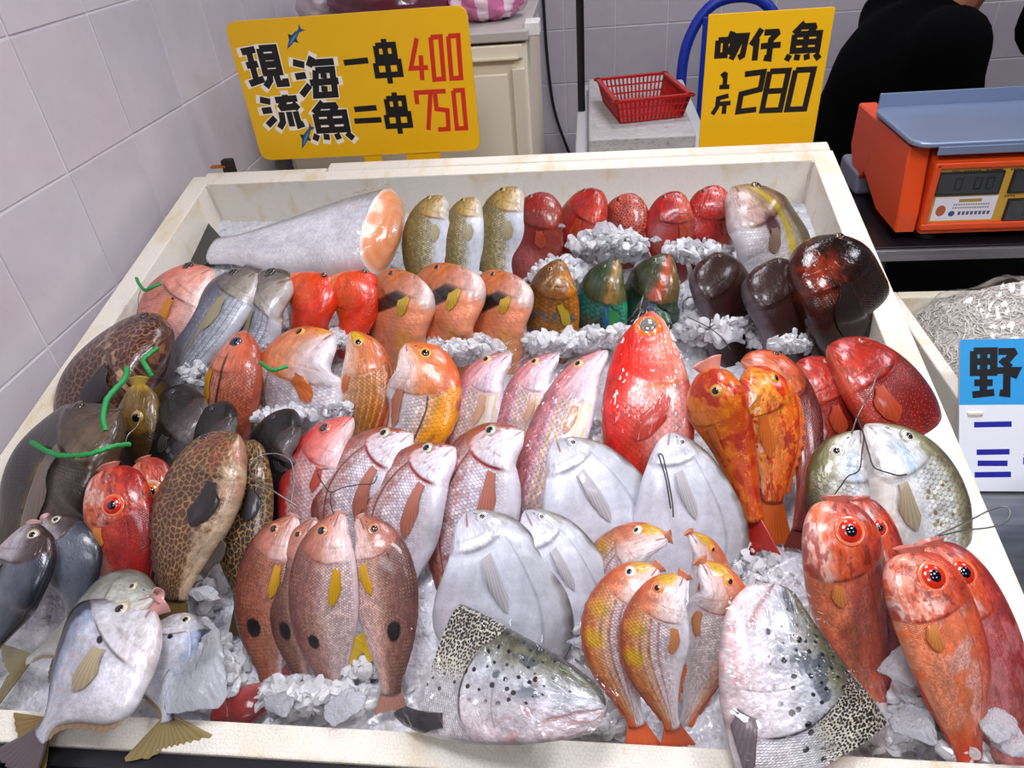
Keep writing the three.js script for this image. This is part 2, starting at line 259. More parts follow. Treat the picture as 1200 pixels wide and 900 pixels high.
// relief maps share two sheets of 4 x 8 fields
const reliefs = [];
function relief(hm, W, H) {
  const k = relief.n = (relief.n ?? -1) + 1, a = k >> 5;
  if (!reliefs[a]) { const t = new THREE.DataTexture(new Uint8Array(2048 * 2048), 2048, 2048, THREE.RedFormat); t.magFilter = t.minFilter = THREE.LinearFilter; t.needsUpdate = true; reliefs[a] = t; }
  const d = reliefs[a].image.data, ox = (k & 3) * 512, oy = ((k >> 2) & 7) * 256;
  for (let y = 0; y < 256; y++) for (let x = 0; x < 512; x++) d[(oy + y) * 2048 + ox + x] = hm[Math.floor((y + 0.5) * H / 256) * W + Math.floor((x + 0.5) * W / 512)];
  const t = reliefs[a].clone(); t.repeat.set(0.25, 0.125); t.offset.set(ox / 2048, oy / 2048); t.needsUpdate = true; return t;
}
function skin(sp) {
  if (sp.tex) return sp.tex;
  const W = sp.W || 512, H = sp.H || 256, col = new Uint8Array(W * H * 4), bmp = new Uint8Array(W * H), o = (sp.seed = (skin.n = (skin.n || 0) + 1) * 13);
  const sc = [...(sp.scales || [60, 26, 0.3, [0, 0, 0]])]; sc[2] *= 1.35;
  for (let y = 0; y < H; y++) for (let x = 0; x < W; x++) {
    const t = x / W, s = 2 * y / H - 1, g = sp.gill ? gillT(sp, s) : -1, body = ss(g - 0.004, g + 0.012, t);
    const wob = (fbm(t * 9 + o, s * 3 + o) - 0.5) * 0.3;
    let c = grad(sp.grad, s + wob * (sp.wob ?? 0.7));
    const n1 = fbm(t * 26 + o, s * 9), n2 = fbm(t * 7 + o, s * 2.4 + 50);
    let h = 128;
    // scales
    const b = (s + 1) / 2 * sc[1], row = Math.floor(b), fb = b - row - 0.5, a = t * sc[0] + (row & 1) * 0.5, m = a + 1.1 * fb * fb, f = m - Math.floor(m);
    const edge = Math.max(ss(0.62, 0.95, f), ss(0.36, 0.5, Math.abs(fb)) * 0.6), tone = NT[((Math.floor(m) & 255) + ((row & 255) << 8))] - 0.5;
    const k = body * ss(0.99, 0.9, Math.abs(s)) * (sc[4] ? sc[4](t, s) : 1);
    if (sp.lines) { const q = sp.lines; const w = Math.sin((s + 1) * q[0] * 3.1416 + q[3] * Math.sin(t * 5)); c = mix(c, q[1], q[2] * body * ss(0.1, 0.9, w) * (q[4] ? q[4](t, s) : 1)); }
    if (sp.flank) c = sp.flank(c, t, s, body, o);
    c = mix(c, sc[3], sc[2] * edge * k); c = [c[0] * (1 + tone * 0.22 * k * sc[2] * 2), c[1] * (1 + tone * 0.22 * k * sc[2] * 2), c[2] * (1 + tone * 0.2 * k * sc[2] * 2)];
    h += k * (f * 60 - 40) * (sp.relief ?? 1);
    // head
    if (sp.gill) {
      if (sp.head) { const hc = grad(sp.head, s + wob); c = mix(mix(hc, c, 0.15 * (1 - body)), c, body); }
      if (sp.lat) { const ls = sp.lat[0] - 0.16 * Math.sin(clamp((t - g) / (1 - g)) * 3.1416); const w = Math.abs(s - ls); c = mix(c, sp.lat[1], (sp.lat[2] ?? 0.5) * body * ss(0.035, 0.012, w)); h -= 40 * body * ss(0.03, 0.01, w); }
      const gl = Math.exp(-Math.pow((t - g) / 0.007, 2)) * ss(-0.5, -0.2, s) * ss(0.75, 0.5, s);
      c = mix(c, sp.gillC || [90, 50, 40], gl * (sp.gillA ?? 0.5)); h -= 70 * gl;
      const pg = Math.exp(-Math.pow((t - g * 0.74) / 0.006, 2)) * ss(-0.2, 0.05, s) * ss(0.9, 0.7, s); h -= 36 * pg; c = mix(c, sp.gillC || [90, 50, 40], pg * 0.16);
      const ms = sp.mouth ?? 0.22, ml = ms + t * 1.6, mo = Math.exp(-Math.pow((s - ml) / 0.06, 2)) * ss(sp.mouthL ?? 0.085, (sp.mouthL ?? 0.085) * 0.8, t);
      c = mix(c, sp.mouthC || [120, 60, 55], mo * 0.55); h -= 70 * mo;
      h += (1 - body) * ((n1 - 0.5) * 70 + (fbm(t * 75 + o, s * 20) - 0.5) * 60);
      const hm = (1 - body) * (sp.headMott ?? 0.3); c = mix(c, [c[0] * 0.74, c[1] * 0.7, c[2] * 0.7], hm * ss(0.48, 0.68, fbm(t * 24 + o, s * 6 + 7))); c = mix(c, [c[0] * 1.12 + 8, c[1] * 1.12 + 8, c[2] * 1.12 + 8], hm * ss(0.5, 0.66, fbm(t * 34 + 60, s * 9 + o)));
      if (sp.eye) { const nd = Math.hypot(t - sp.eye[0] * 0.5, (s - sp.eye[1] * 0.9) * 0.2); c = mix(c, [50, 32, 30], 0.7 * ss(0.0095, 0.006, nd)); h -= 60 * ss(0.011, 0.005, nd); const er = Math.hypot((t - sp.eye[0]) * 2.2, (s - sp.eye[1]) * 0.47) / (sp.eye[2] * 1.0); h += 26 * Math.exp(-Math.pow((er - 1.35) / 0.22, 2)); }
    }
    if (sp.over) c = sp.over(c, t, s, body, o, n1, n2);
    const am = sp.mott ?? 0.16, q = 1 + am * (n1 - 0.5) + am * 1.2 * (n2 - 0.5);
    const i = 4 * (y * W + x), lum = 0.3 * c[0] + 0.59 * c[1] + 0.11 * c[2]; c = c.map((w) => 255 * Math.pow(clamp((lum + (w - lum) * 1.02) / 255, 0, 1), 1.14)); col[i] = clamp(c[0] * q, 0, 255); col[i + 1] = clamp(c[1] * q, 0, 255); col[i + 2] = clamp(c[2] * q, 0, 255); col[i + 3] = 255;
    h = clamp(h + (n1 - 0.5) * 34 + (fbm(t * 60 + o, s * 24) - 0.5) * 26, 0, 255); bmp[y * W + x] = h;
  }
  const mk = (d, srgb) => { const t = new THREE.DataTexture(d, W, H); t.magFilter = t.minFilter = THREE.LinearFilter; if (srgb) t.colorSpace = THREE.SRGBColorSpace; t.needsUpdate = true; return t; };
  return (sp.tex = PHY({ map: mk(col, true), bumpMap: relief(bmp, W, H), bumpScale: 1.7 * (sp.bump ?? 0.0011), roughness: sp.rough ?? 0.31, metalness: sp.metal ?? 0, specularIntensity: sp.spec ?? 1, clearcoat: (sp.coat ?? 0.9) * 0.45, clearcoatRoughness: 0.13, side: THREE.DoubleSide }));
}
const finMats = {};
function finMat(c) { const k = c.join(); return finMats[k] || (finMats[k] = PHY({ color: new THREE.Color(`rgb(${c.map(Math.round).join()})`), vertexColors: true, roughness: 0.4, clearcoat: 0.7, clearcoatRoughness: 0.12, transmission: 0.12, side: THREE.DoubleSide })); }
const eyeMats = {};
function eyeMat(c, r = 0.12) { const k = c.join(); return eyeMats[k] || (eyeMats[k] = PHY({ color: new THREE.Color(`rgb(${c.join()})`), roughness: r, clearcoat: 1, clearcoatRoughness: 0.03 })); }
const ballG = new THREE.SphereGeometry(1, 22, 14), ringG = new THREE.TorusGeometry(1, 0.2, 8, 26);
const mMouth = PHY({ color: 0x6b1f1c, roughness: 0.4, clearcoat: 0.6, side: THREE.DoubleSide });

// a thin ribbed sheet (fin) from a grid of points; closed with two faces
function sheet(n, m, at, norm, th, shade) {
  const p = [], c = [], id = [], L = (n + 1) * (m + 1);
  for (let f = 0; f < 2; f++) for (let i = 0; i <= n; i++) for (let j = 0; j <= m; j++) {
    const q = at(i / n, j / m, i, j), w = norm(i / n, j / m); const e = th * (1 - 0.75 * j / m) * (f ? -1 : 1) + ((i & 1) ? th * 0.7 : -th * 0.5) * (j / m);
    p.push(q.x + w.x * e, q.y + w.y * e, q.z + w.z * e); const k = shade(i, j / m, i / n); c.push(k, k, k);
  }
  for (let i = 0; i < n; i++) for (let j = 0; j < m; j++) { const a = i * (m + 1) + j, b = a + m + 1; id.push(a, b, a + 1, b, b + 1, a + 1, L + a, L + a + 1, L + b, L + b, L + a + 1, L + b + 1); }
  const rim = []; for (let i = 0; i <= n; i++) rim.push(i * (m + 1) + m);
  for (let i = 0; i < n; i++) { const a = rim[i], b = rim[i + 1]; id.push(a, b, L + a, b, L + b, L + a); }
  for (const i of [0, n]) for (let j = 0; j < m; j++) { const a = i * (m + 1) + j; id.push(a, a + 1, L + a, a + 1, L + a + 1, L + a); }
  const g = new THREE.BufferGeometry(); g.setAttribute('position', new THREE.Float32BufferAttribute(p, 3)); g.setAttribute('color', new THREE.Float32BufferAttribute(c, 3)); g.setIndex(id); g.computeVertexNormals(); return g;
}
const rayShade = (i, j) => (i & 1 ? 1 : 0.74) * (0.97 + 0.06 * NT[(i * 31 + 5) & 255]);

// ---------------------------------------------------------------- fish: one animal
// o.at: spine from snout to tail root as [x, y, height above the rim]; o.w: depth of the body there; o.d: side its back is on
function fish(sp, name, label, o) {
  const nA = o.at.length - 1, lift = o.lift ?? 0.03, pts = o.at.map(([x, y, h], i) => bed(x, y, h + lift * (1 - 1.5 * i / nA)));
  if (o.tail === 0) { const e = pts[nA], d = e.clone().sub(pts[nA - 1]).normalize(), l = (o.ext ?? 0.3) * pts.reduce((a, p, i) => i ? a + p.distanceTo(pts[i - 1]) : 0, 0); d.addScaledVector(TN, -d.dot(TN) * 0.6).normalize(); pts.push(e.clone().addScaledVector(d, l)); }
  const curve = new THREE.CatmullRomCurve3(pts, false, 'centripetal'); curve.arcLengthDivisions = 60;
  const L = curve.getLength(), sg = o.d === 'R' ? -1 : 1, roll = THREE.MathUtils.degToRad(o.roll || 0) ;
  const frame = (t) => {
    const tc = clamp(t, 0, 1), C = curve.getPointAt(tc), T = curve.getTangentAt(tc).normalize();
    if (t > 1) C.addScaledVector(T, (t - 1) * L); if (t < 0) C.addScaledVector(T, t * L);
    const B0 = V().crossVectors(T, TN).normalize().multiplyScalar(sg), N0 = V().crossVectors(B0, T).multiplyScalar(sg).normalize();
    const N = N0.clone().multiplyScalar(Math.cos(roll)).addScaledVector(B0, Math.sin(roll)), B = B0.multiplyScalar(Math.cos(roll)).addScaledVector(N0, -Math.sin(roll));
    return { C, T, N, B };
  };
  const rows = SHAPE[sp.shape];
  const fm = frame(0.36), a = toPx(fm.C.clone().addScaledVector(fm.B, 0.01)), b = toPx(fm.C.clone().addScaledVector(fm.B, -0.01));
  const nn = toPx(fm.C.clone().addScaledVector(fm.N, 0.01)), n2 = toPx(fm.C.clone().addScaledVector(fm.N, -0.01));
  // depth from the outline seen: an ellipse of half axes D/2 and wr*D
  const tt = (() => { const p = toPx(fm.C.clone().addScaledVector(fm.T, 0.01)), q = toPx(fm.C.clone().addScaledVector(fm.T, -0.01)); const v = [p[0] - q[0], p[1] - q[1]], l = Math.hypot(...v); return [-v[1] / l, v[0] / l]; })();
  const across = (p, q) => Math.abs((p[0] - q[0]) * tt[0] + (p[1] - q[1]) * tt[1]) / 0.02;
  const wr = 0.72 * (o.wr ?? sp.wr ?? 0.21), D = 1.1 * o.w / Math.hypot(across(a, b), 2 * wr * across(nn, n2));
  const Wd = wr * D;
  const half = (t) => { const r = prof(rows, clamp(t)); const q = sp.cut0 ? 1 : Math.sqrt(clamp(1 - Math.pow(1 - clamp(t / 0.045), 2), 0.0004, 1)); return [r[0] * D * (o.fat ?? 1) * q, r[1] * D * q * (o.belly ?? 1), Math.pow(r[2], 0.72) * Wd * q]; };
  const bump = (t, s) => {
    if (!sp.gill) return 0; const g = gillT(sp, s);
    let d = 0.016 * D * ss(g - 0.16, g - 0.015, t) * (1 - ss(g - 0.004, g + 0.012, t)) * ss(-0.95, -0.4, s) * ss(1.0, 0.75, s);
    const ms = (sp.mouth ?? 0.22) + t * 1.6; d -= 0.014 * D * Math.exp(-Math.pow((s - ms) / 0.1, 2)) * ss(sp.mouthL ?? 0.085, 0.02, t);
    if (sp.eye) { const e = sp.eye, q = Math.hypot((t - e[0]) * L, (s - e[1]) * D * 0.45) / (e[2] * D); d += 0.012 * D * Math.exp(-Math.pow((q - 1.15) / 0.35, 2)); }
    return d;
  };
  const surf = (t, s, off = 0) => {
    const f = frame(t), [hd, hv, w] = half(t), sc = clamp(s, -0.995, 0.995), cp = -sc, sn = Math.pow(1 - sc * sc, 0.38);
    const e = bump(t, s) + off, nb = cp / Math.max(cp > 0 ? hd : hv, 1e-4), nw = sn / Math.max(w, 1e-4), l = Math.hypot(nb, nw);
    const p = f.C.clone().addScaledVector(f.B, cp * (cp > 0 ? hd : hv)).addScaledVector(f.N, sn * w), n = f.B.clone().multiplyScalar(nb / l).addScaledVector(f.N, nw / l);
    return { p: p.addScaledVector(n, e), n, f, hd, hv, w };
  };
  const base = frame(0.45).C.clone().addScaledVector(TN, -half(0.45)[2]);
  const g = thing(name, label, o.cat || 'fish', base, o.group);
  // body
  {
    const NU = sp.nu || 72, NV = 36, p = [], uv = [], id = [];
    for (let i = 0; i <= NU; i++) {
      const x = i / NU, t = sp.cut0 ? x : 0.35 * x * x + 0.65 * x, f = frame(t), [hd, hv, w] = half(t);
      for (let j = 0; j < NV; j++) {
        const ph = 2 * Math.PI * (j + 0.0) / NV, cp = Math.cos(ph), s = -cp, sn = Math.sign(Math.sin(ph)) * Math.pow(Math.abs(Math.sin(ph)), 0.76), e = bump(t, s), hb = cp > 0 ? hd : hv;
        const nb = cp / Math.max(hb, 1e-4), nw = sn / Math.max(w, 1e-4), l = Math.hypot(nb, nw) || 1;
        const wv = 0, kT = sp.slant ? -sn * w * sp.slant * (1 - ss(0, 0.12, t)) : 0, kB = cp * hb + e * nb / l, kN = sn * w + (e + wv) * nw / l;
        p.push(f.C.x + f.B.x * kB + f.N.x * kN + f.T.x * kT - base.x, f.C.y + f.B.y * kB + f.N.y * kN + f.T.y * kT - base.y, f.C.z + f.B.z * kB + f.N.z * kN + f.T.z * kT - base.z);
        uv.push(clamp(t, 0.002, 0.998), clamp((1 - cp) / 2, 0.004, 0.996));
        if (i < NU) { const j2 = (j + 1) % NV, a0 = i * NV + j, a1 = i * NV + j2, b0 = a0 + NV, b1 = a1 + NV; if (sg > 0) id.push(a0, b0, a1, b0, b1, a1); else id.push(a0, a1, b0, b0, a1, b1); }
      }
    }
    const cap = (i, t, flip) => { const c = frame(t).C, k = p.length / 3; p.push(c.x - base.x, c.y - base.y, c.z - base.z); uv.push(t, 0.5); for (let j = 0; j < NV; j++) { const a0 = i * NV + j, a1 = i * NV + (j + 1) % NV; if (flip) id.push(k, a1, a0); else id.push(k, a0, a1); } };
    if (!sp.cut0) cap(0, 0, sg < 0); if (!sp.cut1) cap(NU, 1, sg > 0);
    const geo = new THREE.BufferGeometry(); geo.setAttribute('position', new THREE.Float32BufferAttribute(p, 3)); geo.setAttribute('uv', new THREE.Float32BufferAttribute(uv, 2)); geo.setIndex(id); geo.computeVertexNormals();
    part('body', geo, skin(sp), g);
  }
  const add = (nm, geo, mat, par = g, lab) => { geo.translate(-base.x, -base.y, -base.z); return part(nm, geo, mat, par, lab); };
  // cut faces: rings of flesh, slightly domed
  for (const [on, t0, dir] of [[sp.cut0, 0, -1], [sp.cut1, 1, 1]]) if (on) {
    const f = frame(t0), [hd, hv, w] = half(t0), p = [], id = [], c = [], NR = 10, NV = 40;
    for (let r = 0; r <= NR; r++) for (let j = 0; j < NV; j++) {
      const q = 1 - r / NR, ph = 2 * Math.PI * j / NV, cp = Math.cos(ph), sn = Math.sign(Math.sin(ph)) * Math.pow(Math.abs(Math.sin(ph)), 0.76), k = dir * (sp.dome ?? 0.08) * D * (1 - q * q) + (fbm(j * 0.7, r * 0.8) - 0.5) * 0.012 * D;
      const v = f.C.clone().addScaledVector(f.B, cp * q * (cp > 0 ? hd : hv)).addScaledVector(f.N, sn * q * w).addScaledVector(f.T, k + sn * q * w * (sp.slant || 0) * dir); p.push(v.x, v.y, v.z);
      const band = Math.sin(r * 2.2 + 4 * Math.abs(cp)) * 0.5 + 0.5, e = r === 0 ? 1 : 0, bone = r > NR - 2 ? 0.5 : 0, cc = mix(mix([.80, .26, .09], [.86, .48, .28], band * 0.5), [.75, .68, .62], Math.max(e, bone)); c.push(...cc);
      if (r < NR) { const a0 = r * NV + j, a1 = r * NV + (j + 1) % NV; id.push(a0, a0 + NV, a1, a0 + NV, a1 + NV, a1); }
    }
    const geo = new THREE.BufferGeometry(); geo.setAttribute('position', new THREE.Float32BufferAttribute(p, 3)); geo.setAttribute('color', new THREE.Float32BufferAttribute(c, 3)); geo.setIndex(id); geo.computeVertexNormals();
    add('cut_flesh', geo, PHY({ vertexColors: true, roughness: 0.35, clearcoat: 0.7, clearcoatRoughness: 0.12, side: THREE.DoubleSide }), g, 'orange flesh of the cut end');
  }
  // eyes
  if (sp.eye && !o.noEye) {
    const [t, s, r, iris, pup = [14, 14, 18], pr = 0.55, ring] = o.eye || sp.eye, R = r * D;
    for (const side of o.both ? [1, -1] : [1]) {
      const q = surf(t, s); if (side < 0) { q.p.addScaledVector(q.f.N, -2 * q.p.clone().sub(q.f.C).dot(q.f.N)); q.n.addScaledVector(q.f.N, -2 * q.n.dot(q.f.N)); }
      const e = part('eye', ballG, eyeMat(iris, 0.2), g); e.position.copy(q.p.clone().addScaledVector(q.n, -R * 0.12).sub(base)); e.quaternion.setFromUnitVectors(V(0, 0, 1), q.n); e.scale.set(R, R, R * 0.5);
      const pu = part('pupil', ballG, eyeMat(pup, 0.06), e); pu.position.set(0, 0, 0.68); pu.scale.set(pr, pr, 0.5);
      if (ring) { const rg = part('eye_ring', ringG, eyeMat(ring, 0.2), e); rg.position.z = 0.28; rg.scale.set(1, 1, 0.7); }
    }
  }
  const finC = o.fin || sp.finC || [150, 130, 120];
  // pectoral fin lying on the flank: [t, s, length / depth, turn in degrees from the tail direction towards the belly, spread, colour]
  const pcs = o.pec === 0 ? [] : [o.pec || sp.pec].concat(sp.pec2 ? [sp.pec2] : []);
  for (const pc of pcs) if (pc) {
    const [t0, s0, l, ang, spread = 26, cF = finC] = pc, n = 11, m = 6;
    const geo = sheet(n, m, (u, v) => {
      const an = THREE.MathUtils.degToRad(ang + (u - 0.5) * spread * (0.35 + 0.65 * v)), r = l * D * v * (1 - 0.62 * Math.pow(Math.abs(u - 0.32) * 1.45, 1.2)) * (0.97 + 0.05 * NT[(Math.round(u * n) * 7) & 255]);
      const w0 = (u - 0.5) * 0.1 * D;
      const q = surf(t0 + (Math.cos(an) * r - Math.sin(an) * w0) / L, clamp(s0 + (Math.sin(an) * r + Math.cos(an) * w0) / (0.47 * D), -0.97, 0.97), 0.0016 + 0.05 * D * v * (1 - v) + 0.006 * D);
      return q.p;
    }, (u, v) => fm.N, 0.0006, rayShade);
    add('pectoral_fin', geo, finMat(cF), g);
  }
  // unpaired fins along the edge: [t1, t2, height / depth, how ragged, colour]
  const edgeFin = (nm, [t1, t2, hF, rag = 0.3, cF = finC], sgn) => {
    const n = 22, m = 4;
    const geo = sheet(n, m, (u, v) => {
      const t = t1 + (t2 - t1) * u, f = frame(t), [hd, hv] = half(t), H = hF * D * (0.55 + 0.45 * Math.sin(Math.min(1, u * 1.4 + 0.12) * Math.PI * 0.95)) * (1 - rag * ((Math.round(u * n) & 1) ? 0 : 1) * 0.5 * v);
      const e = (sgn > 0 ? hd : hv) * 0.93 + H * v; return f.C.clone().addScaledVector(f.B, sgn * e).addScaledVector(f.T, H * v * 0.7);
    }, (u) => frame(t1 + (t2 - t1) * u).N, 0.0007, rayShade);
    return add(nm, geo, finMat(cF), g);
  };
  if (sp.dor && o.dor !== 0) edgeFin('dorsal_fin', o.dor || sp.dor, 1);
  if (sp.anal && o.anal !== 0) edgeFin('anal_fin', o.anal || sp.anal, -1);
  // tail fin: [length / depth, spread degrees, fork 0..1, colour]
  const tl = o.tail || (o.tail === 0 ? null : sp.tail);
  if (tl) {
    const [l, spd, fork, cF = finC, bend = 0] = tl, f = frame(1), [hd, hv] = half(1), n = 24, m = 7;
    const geo = sheet(n, m, (u, v) => {
      const q = 2 * u - 1, an = THREE.MathUtils.degToRad(q * spd), r = l * D * v * (1 - fork * (1 - Math.pow(Math.abs(q), 1.3))) * (0.95 + 0.08 * NT[(Math.round(u * n) * 13 + 3) & 255]);
      return f.C.clone().addScaledVector(f.B, q * -0.95 * (q < 0 ? hd : hv)).addScaledVector(f.T, Math.cos(an) * r - 0.004).addScaledVector(f.B, -Math.sin(an) * r).addScaledVector(f.N, bend * D * v * v);
    }, () => f.N, 0.0008, rayShade);
    add('tail_fin', geo, finMat(cF), g);
  }
  // open jaws: a short funnel at the snout [length / depth, radius / depth, colour]
  const ow = o.gape || sp.gape;
  if (ow) {
    const f = frame(0.02), [l, r, cF = [205, 150, 145], up = 0] = ow, prf = [[0.55, 0], [0.7, 0.35], [0.95, 0.85], [1.05, 1], [0.9, 1.0], [0.62, 0.6], [0.3, 0.25], [0.02, 0.15]].map(([x, y]) => new THREE.Vector2(Math.max(0.0005, x * r * D), y * l * D));
    const dirv = f.T.clone().negate().addScaledVector(f.N, up).normalize();
    const geo = new THREE.LatheGeometry(prf, 22); const pa = geo.attributes.position; for (let i = 0; i < pa.count; i++) { const yy = pa.getY(i) / (l * D), an = Math.atan2(pa.getX(i), pa.getZ(i)); pa.setXYZ(i, pa.getX(i) * 1.0, pa.getY(i) + 0.1 * l * D * Math.sin(2 * an + 1) * yy, pa.getZ(i) * 0.72 * (1 + 0.12 * Math.sin(3 * an))); } geo.computeVertexNormals();
    geo.applyQuaternion(new THREE.Quaternion().setFromUnitVectors(V(0, 1, 0), dirv)); const c0 = frame(0.03).C; geo.translate(c0.x, c0.y, c0.z);
    add('mouth', geo, PHY({ color: new THREE.Color(`rgb(${cF.join()})`), roughness: 0.35, clearcoat: 0.8, clearcoatRoughness: 0.1, side: THREE.DoubleSide }), g);
  }
  return { g, surf, frame, half, D, L, base };
}

// ---------------------------------------------------------------- fish: kinds
const dots = (c, t, s, nx, ny, r, col, a, o) => { const d = cell(t * nx + o, (s + 1) * ny); return mix(c, col, a * ss(r, r * 0.6, d[0])); };
const net = (c, t, s, nx, ny, inner, line, o) => { const x = t * nx + (fbm(t * 12 + o, s * 5) - 0.5) * 1.3, d = cell(x + o, (s + 1) * ny + (fbm(t * 9, s * 4 + o) - 0.5) * 0.9); const e = ss(0.05, 0.3, d[1] - d[0]); return mix(line, mix(c, inner, 0.75), e); };
const S = {};
S.salmon = { shape: 'steak', cut0: true, slant: -0.16, dome: 0.14, wr: 0.33, W: 768, H: 320, nu: 90, grad: [[-1, [52, 54, 50]], [-0.86, [70, 74, 74]], [-0.62, [176, 180, 188]], [-0.3, [234, 235, 240]], [1, [244, 244, 248]]], scales: [120, 44, 0.16, [150, 154, 164]], wob: 0.5, metal: 0.15, rough: 0.32,
  over: (c, t, s, b, o) => dots(c, t, s, 60, 10, 0.3, [40, 42, 40], 0.6 * ss(-0.55, -0.85, s), o), tail: [1.15, 38, 0.2, [26, 24, 26]], anal: [0.62, 0.74, 0.14, 0.3, [120, 112, 112]], dor: [0.7, 0.76, 0.06, 0.2, [70, 68, 66]], finC: [60, 56, 56] };
S.mullet = { shape: 'long', gill: 0.2, wr: 0.3, grad: [[-1, [96, 84, 38]], [-0.4, [138, 122, 66]], [0.05, [178, 172, 140]], [0.45, [212, 217, 224]], [1, [225, 229, 236]]], scales: [52, 22, 0.42, [86, 76, 40], (t, s) => ss(0.6, 0.1, s)], head: [[-1, [120, 100, 46]], [0, [176, 148, 84]], [0.5, [206, 182, 140]], [1, [214, 206, 196]]], gillA: 0.25,
  over: (c, t, s, b, o) => mix(c, [92, 80, 36], 0.5 * ss(0.62, 0.7, fbm(t * 40 + o, s * 14)) * ss(0.5, -0.1, s)), eye: [0.09, -0.5, 0.07, [170, 150, 80]], pec: [0.28, 0.4, 0.35, 6, 30, [200, 190, 150]], finC: [150, 130, 70], dor: [0.3, 0.6, 0.05, 0.4], tail: [0.5, 30, 0.3] };
const redG = (a, b, c, ex) => Object.assign({ shape: 'long', gill: 0.27, wr: 0.3, grad: [[-1, a], [-0.1, b], [0.6, c], [1, c]], scales: [80, 36, 0.14, [70, 14, 12]], mott: 0.35, wob: 1.2, gillC: [70, 10, 10], eye: [0.11, -0.55, 0.055, [150, 60, 30]], pec: [0.31, 0.35, 0.32, 10, 40, [190, 70, 30]], finC: [130, 28, 22], dor: [0.28, 0.8, 0.09, 0.4], tail: [0.45, 32, 0] }, ex);
S.redA = redG([104, 22, 16], [140, 40, 28], [158, 64, 44]);
S.redB = redG([136, 22, 18], [170, 36, 28], [190, 70, 52]);
S.redC = redG([128, 34, 26], [156, 44, 34], [190, 90, 70], { over: (c, t, s, b, o) => net(c, t, s, 46, 9, [150, 34, 26], [206, 130, 104], o) });
S.redD = redG([146, 24, 20], [172, 40, 32], [200, 100, 78]);
S.redE = redG([158, 34, 28], [184, 48, 38], [204, 96, 80], { over: (c, t, s, b, o) => dots(c, t, s, 40, 9, 0.22, [226, 130, 110], 0.5, o) });
S.yellowstripe = { shape: 'bream', gill: 0.27, wr: 0.28, grad: [[-1, [58, 46, 30]], [-0.62, [104, 90, 66]], [-0.45, [150, 138, 118]], [0, [196, 188, 186]], [1, [212, 208, 210]]], scales: [70, 30, 0.25, [110, 96, 84]], head: [[-1, [90, 72, 36]], [-0.2, [150, 120, 86]], [0.4, [178, 146, 132]], [1, [200, 186, 184]]], wob: 0.5,
  over: (c, t, s) => mix(mix(c, [186, 164, 44], 0.8 * ss(0.13, 0.05, Math.abs(s + 0.3 - 0.12 * t)) * ss(0.05, 0.12, t)), [86, 50, 52], 0.85 * ss(0.09, 0.05, Math.hypot(t - 0.33, (s - 0.15) * 0.35))), eye: [0.1, -0.62, 0.07, [110, 90, 50]], pec: [0.34, 0.2, 0.3, 20, 40, [150, 120, 100]], finC: [110, 96, 60], dor: [0.25, 0.85, 0.05, 0.3, [70, 56, 36]], tail: [0.5, 34, 0.4] };
S.dark = { shape: 'long', spec: 0.8, gill: 0.3, wr: 0.3, grad: [[-1, [24, 13, 11]], [-0.2, [40, 21, 17]], [0.5, [52, 26, 20]], [1, [66, 30, 20]]], scales: [90, 40, 0.2, [12, 8, 8]], mott: 0.6, rough: 0.2, coat: 1, gillC: [14, 6, 6], over: (c, t, s, b, o) => mix(c, [148, 52, 22], 0.75 * ss(0.2, 0.05, Math.hypot(t - 0.22, (s - 0.5) * 0.28)) * ss(0.3, 0.6, fbm(t * 14, s * 4))), eye: [0.12, -0.5, 0.06, [90, 50, 30]], pec: [0.32, 0.3, 0.5, 14, 60, [34, 18, 16]], finC: [30, 17, 15], dor: [0.3, 0.9, 0.1, 0.35], anal: [0.6, 0.9, 0.12, 0.3], tail: [0.4, 36, 0] };
S.brown = { shape: 'blunt', spec: 0.6, gill: 0.22, wr: 0.26, grad: [[-1, [70, 58, 66]], [-0.8, [52, 28, 24]], [0.3, [56, 30, 26]], [0.8, [60, 36, 34]], [1, [110, 100, 108]]], scales: [110, 50, 0.1, [40, 22, 20]], rough: 0.34, coat: 0.7, gillA: 0.2, gillC: [40, 22, 20], relief: 0.3, eye: [0.08, -0.55, 0.04, [50, 34, 28]], finC: [60, 36, 34], dor: [0.2, 0.9, 0.05, 0.2], pec: 0, tail: [0.4, 30, 0.3] };
S.pinkpale = { shape: 'bream', gill: 0.28, wr: 0.24, grad: [[-1, [176, 74, 62]], [-0.4, [216, 136, 118]], [0.3, [228, 164, 148]], [1, [236, 198, 188]]], scales: [60, 26, 0.14, [190, 110, 96]], head: [[-1, [214, 100, 70]], [0, [232, 158, 138]], [1, [236, 206, 198]]], eye: [0.13, -0.55, 0.075, [60, 34, 34]], pec: [0.33, 0.25, 0.36, 4, 16, [232, 150, 14]], finC: [200, 110, 96], dor: [0.25, 0.8, 0.06, 0.4], tail: [0.5, 34, 0.4], over: (c, t, s) => mix(c, [40, 10, 10], ss(0.016, 0.008, Math.hypot(t - 0.325, (s - 0.25) * 0.3))) };
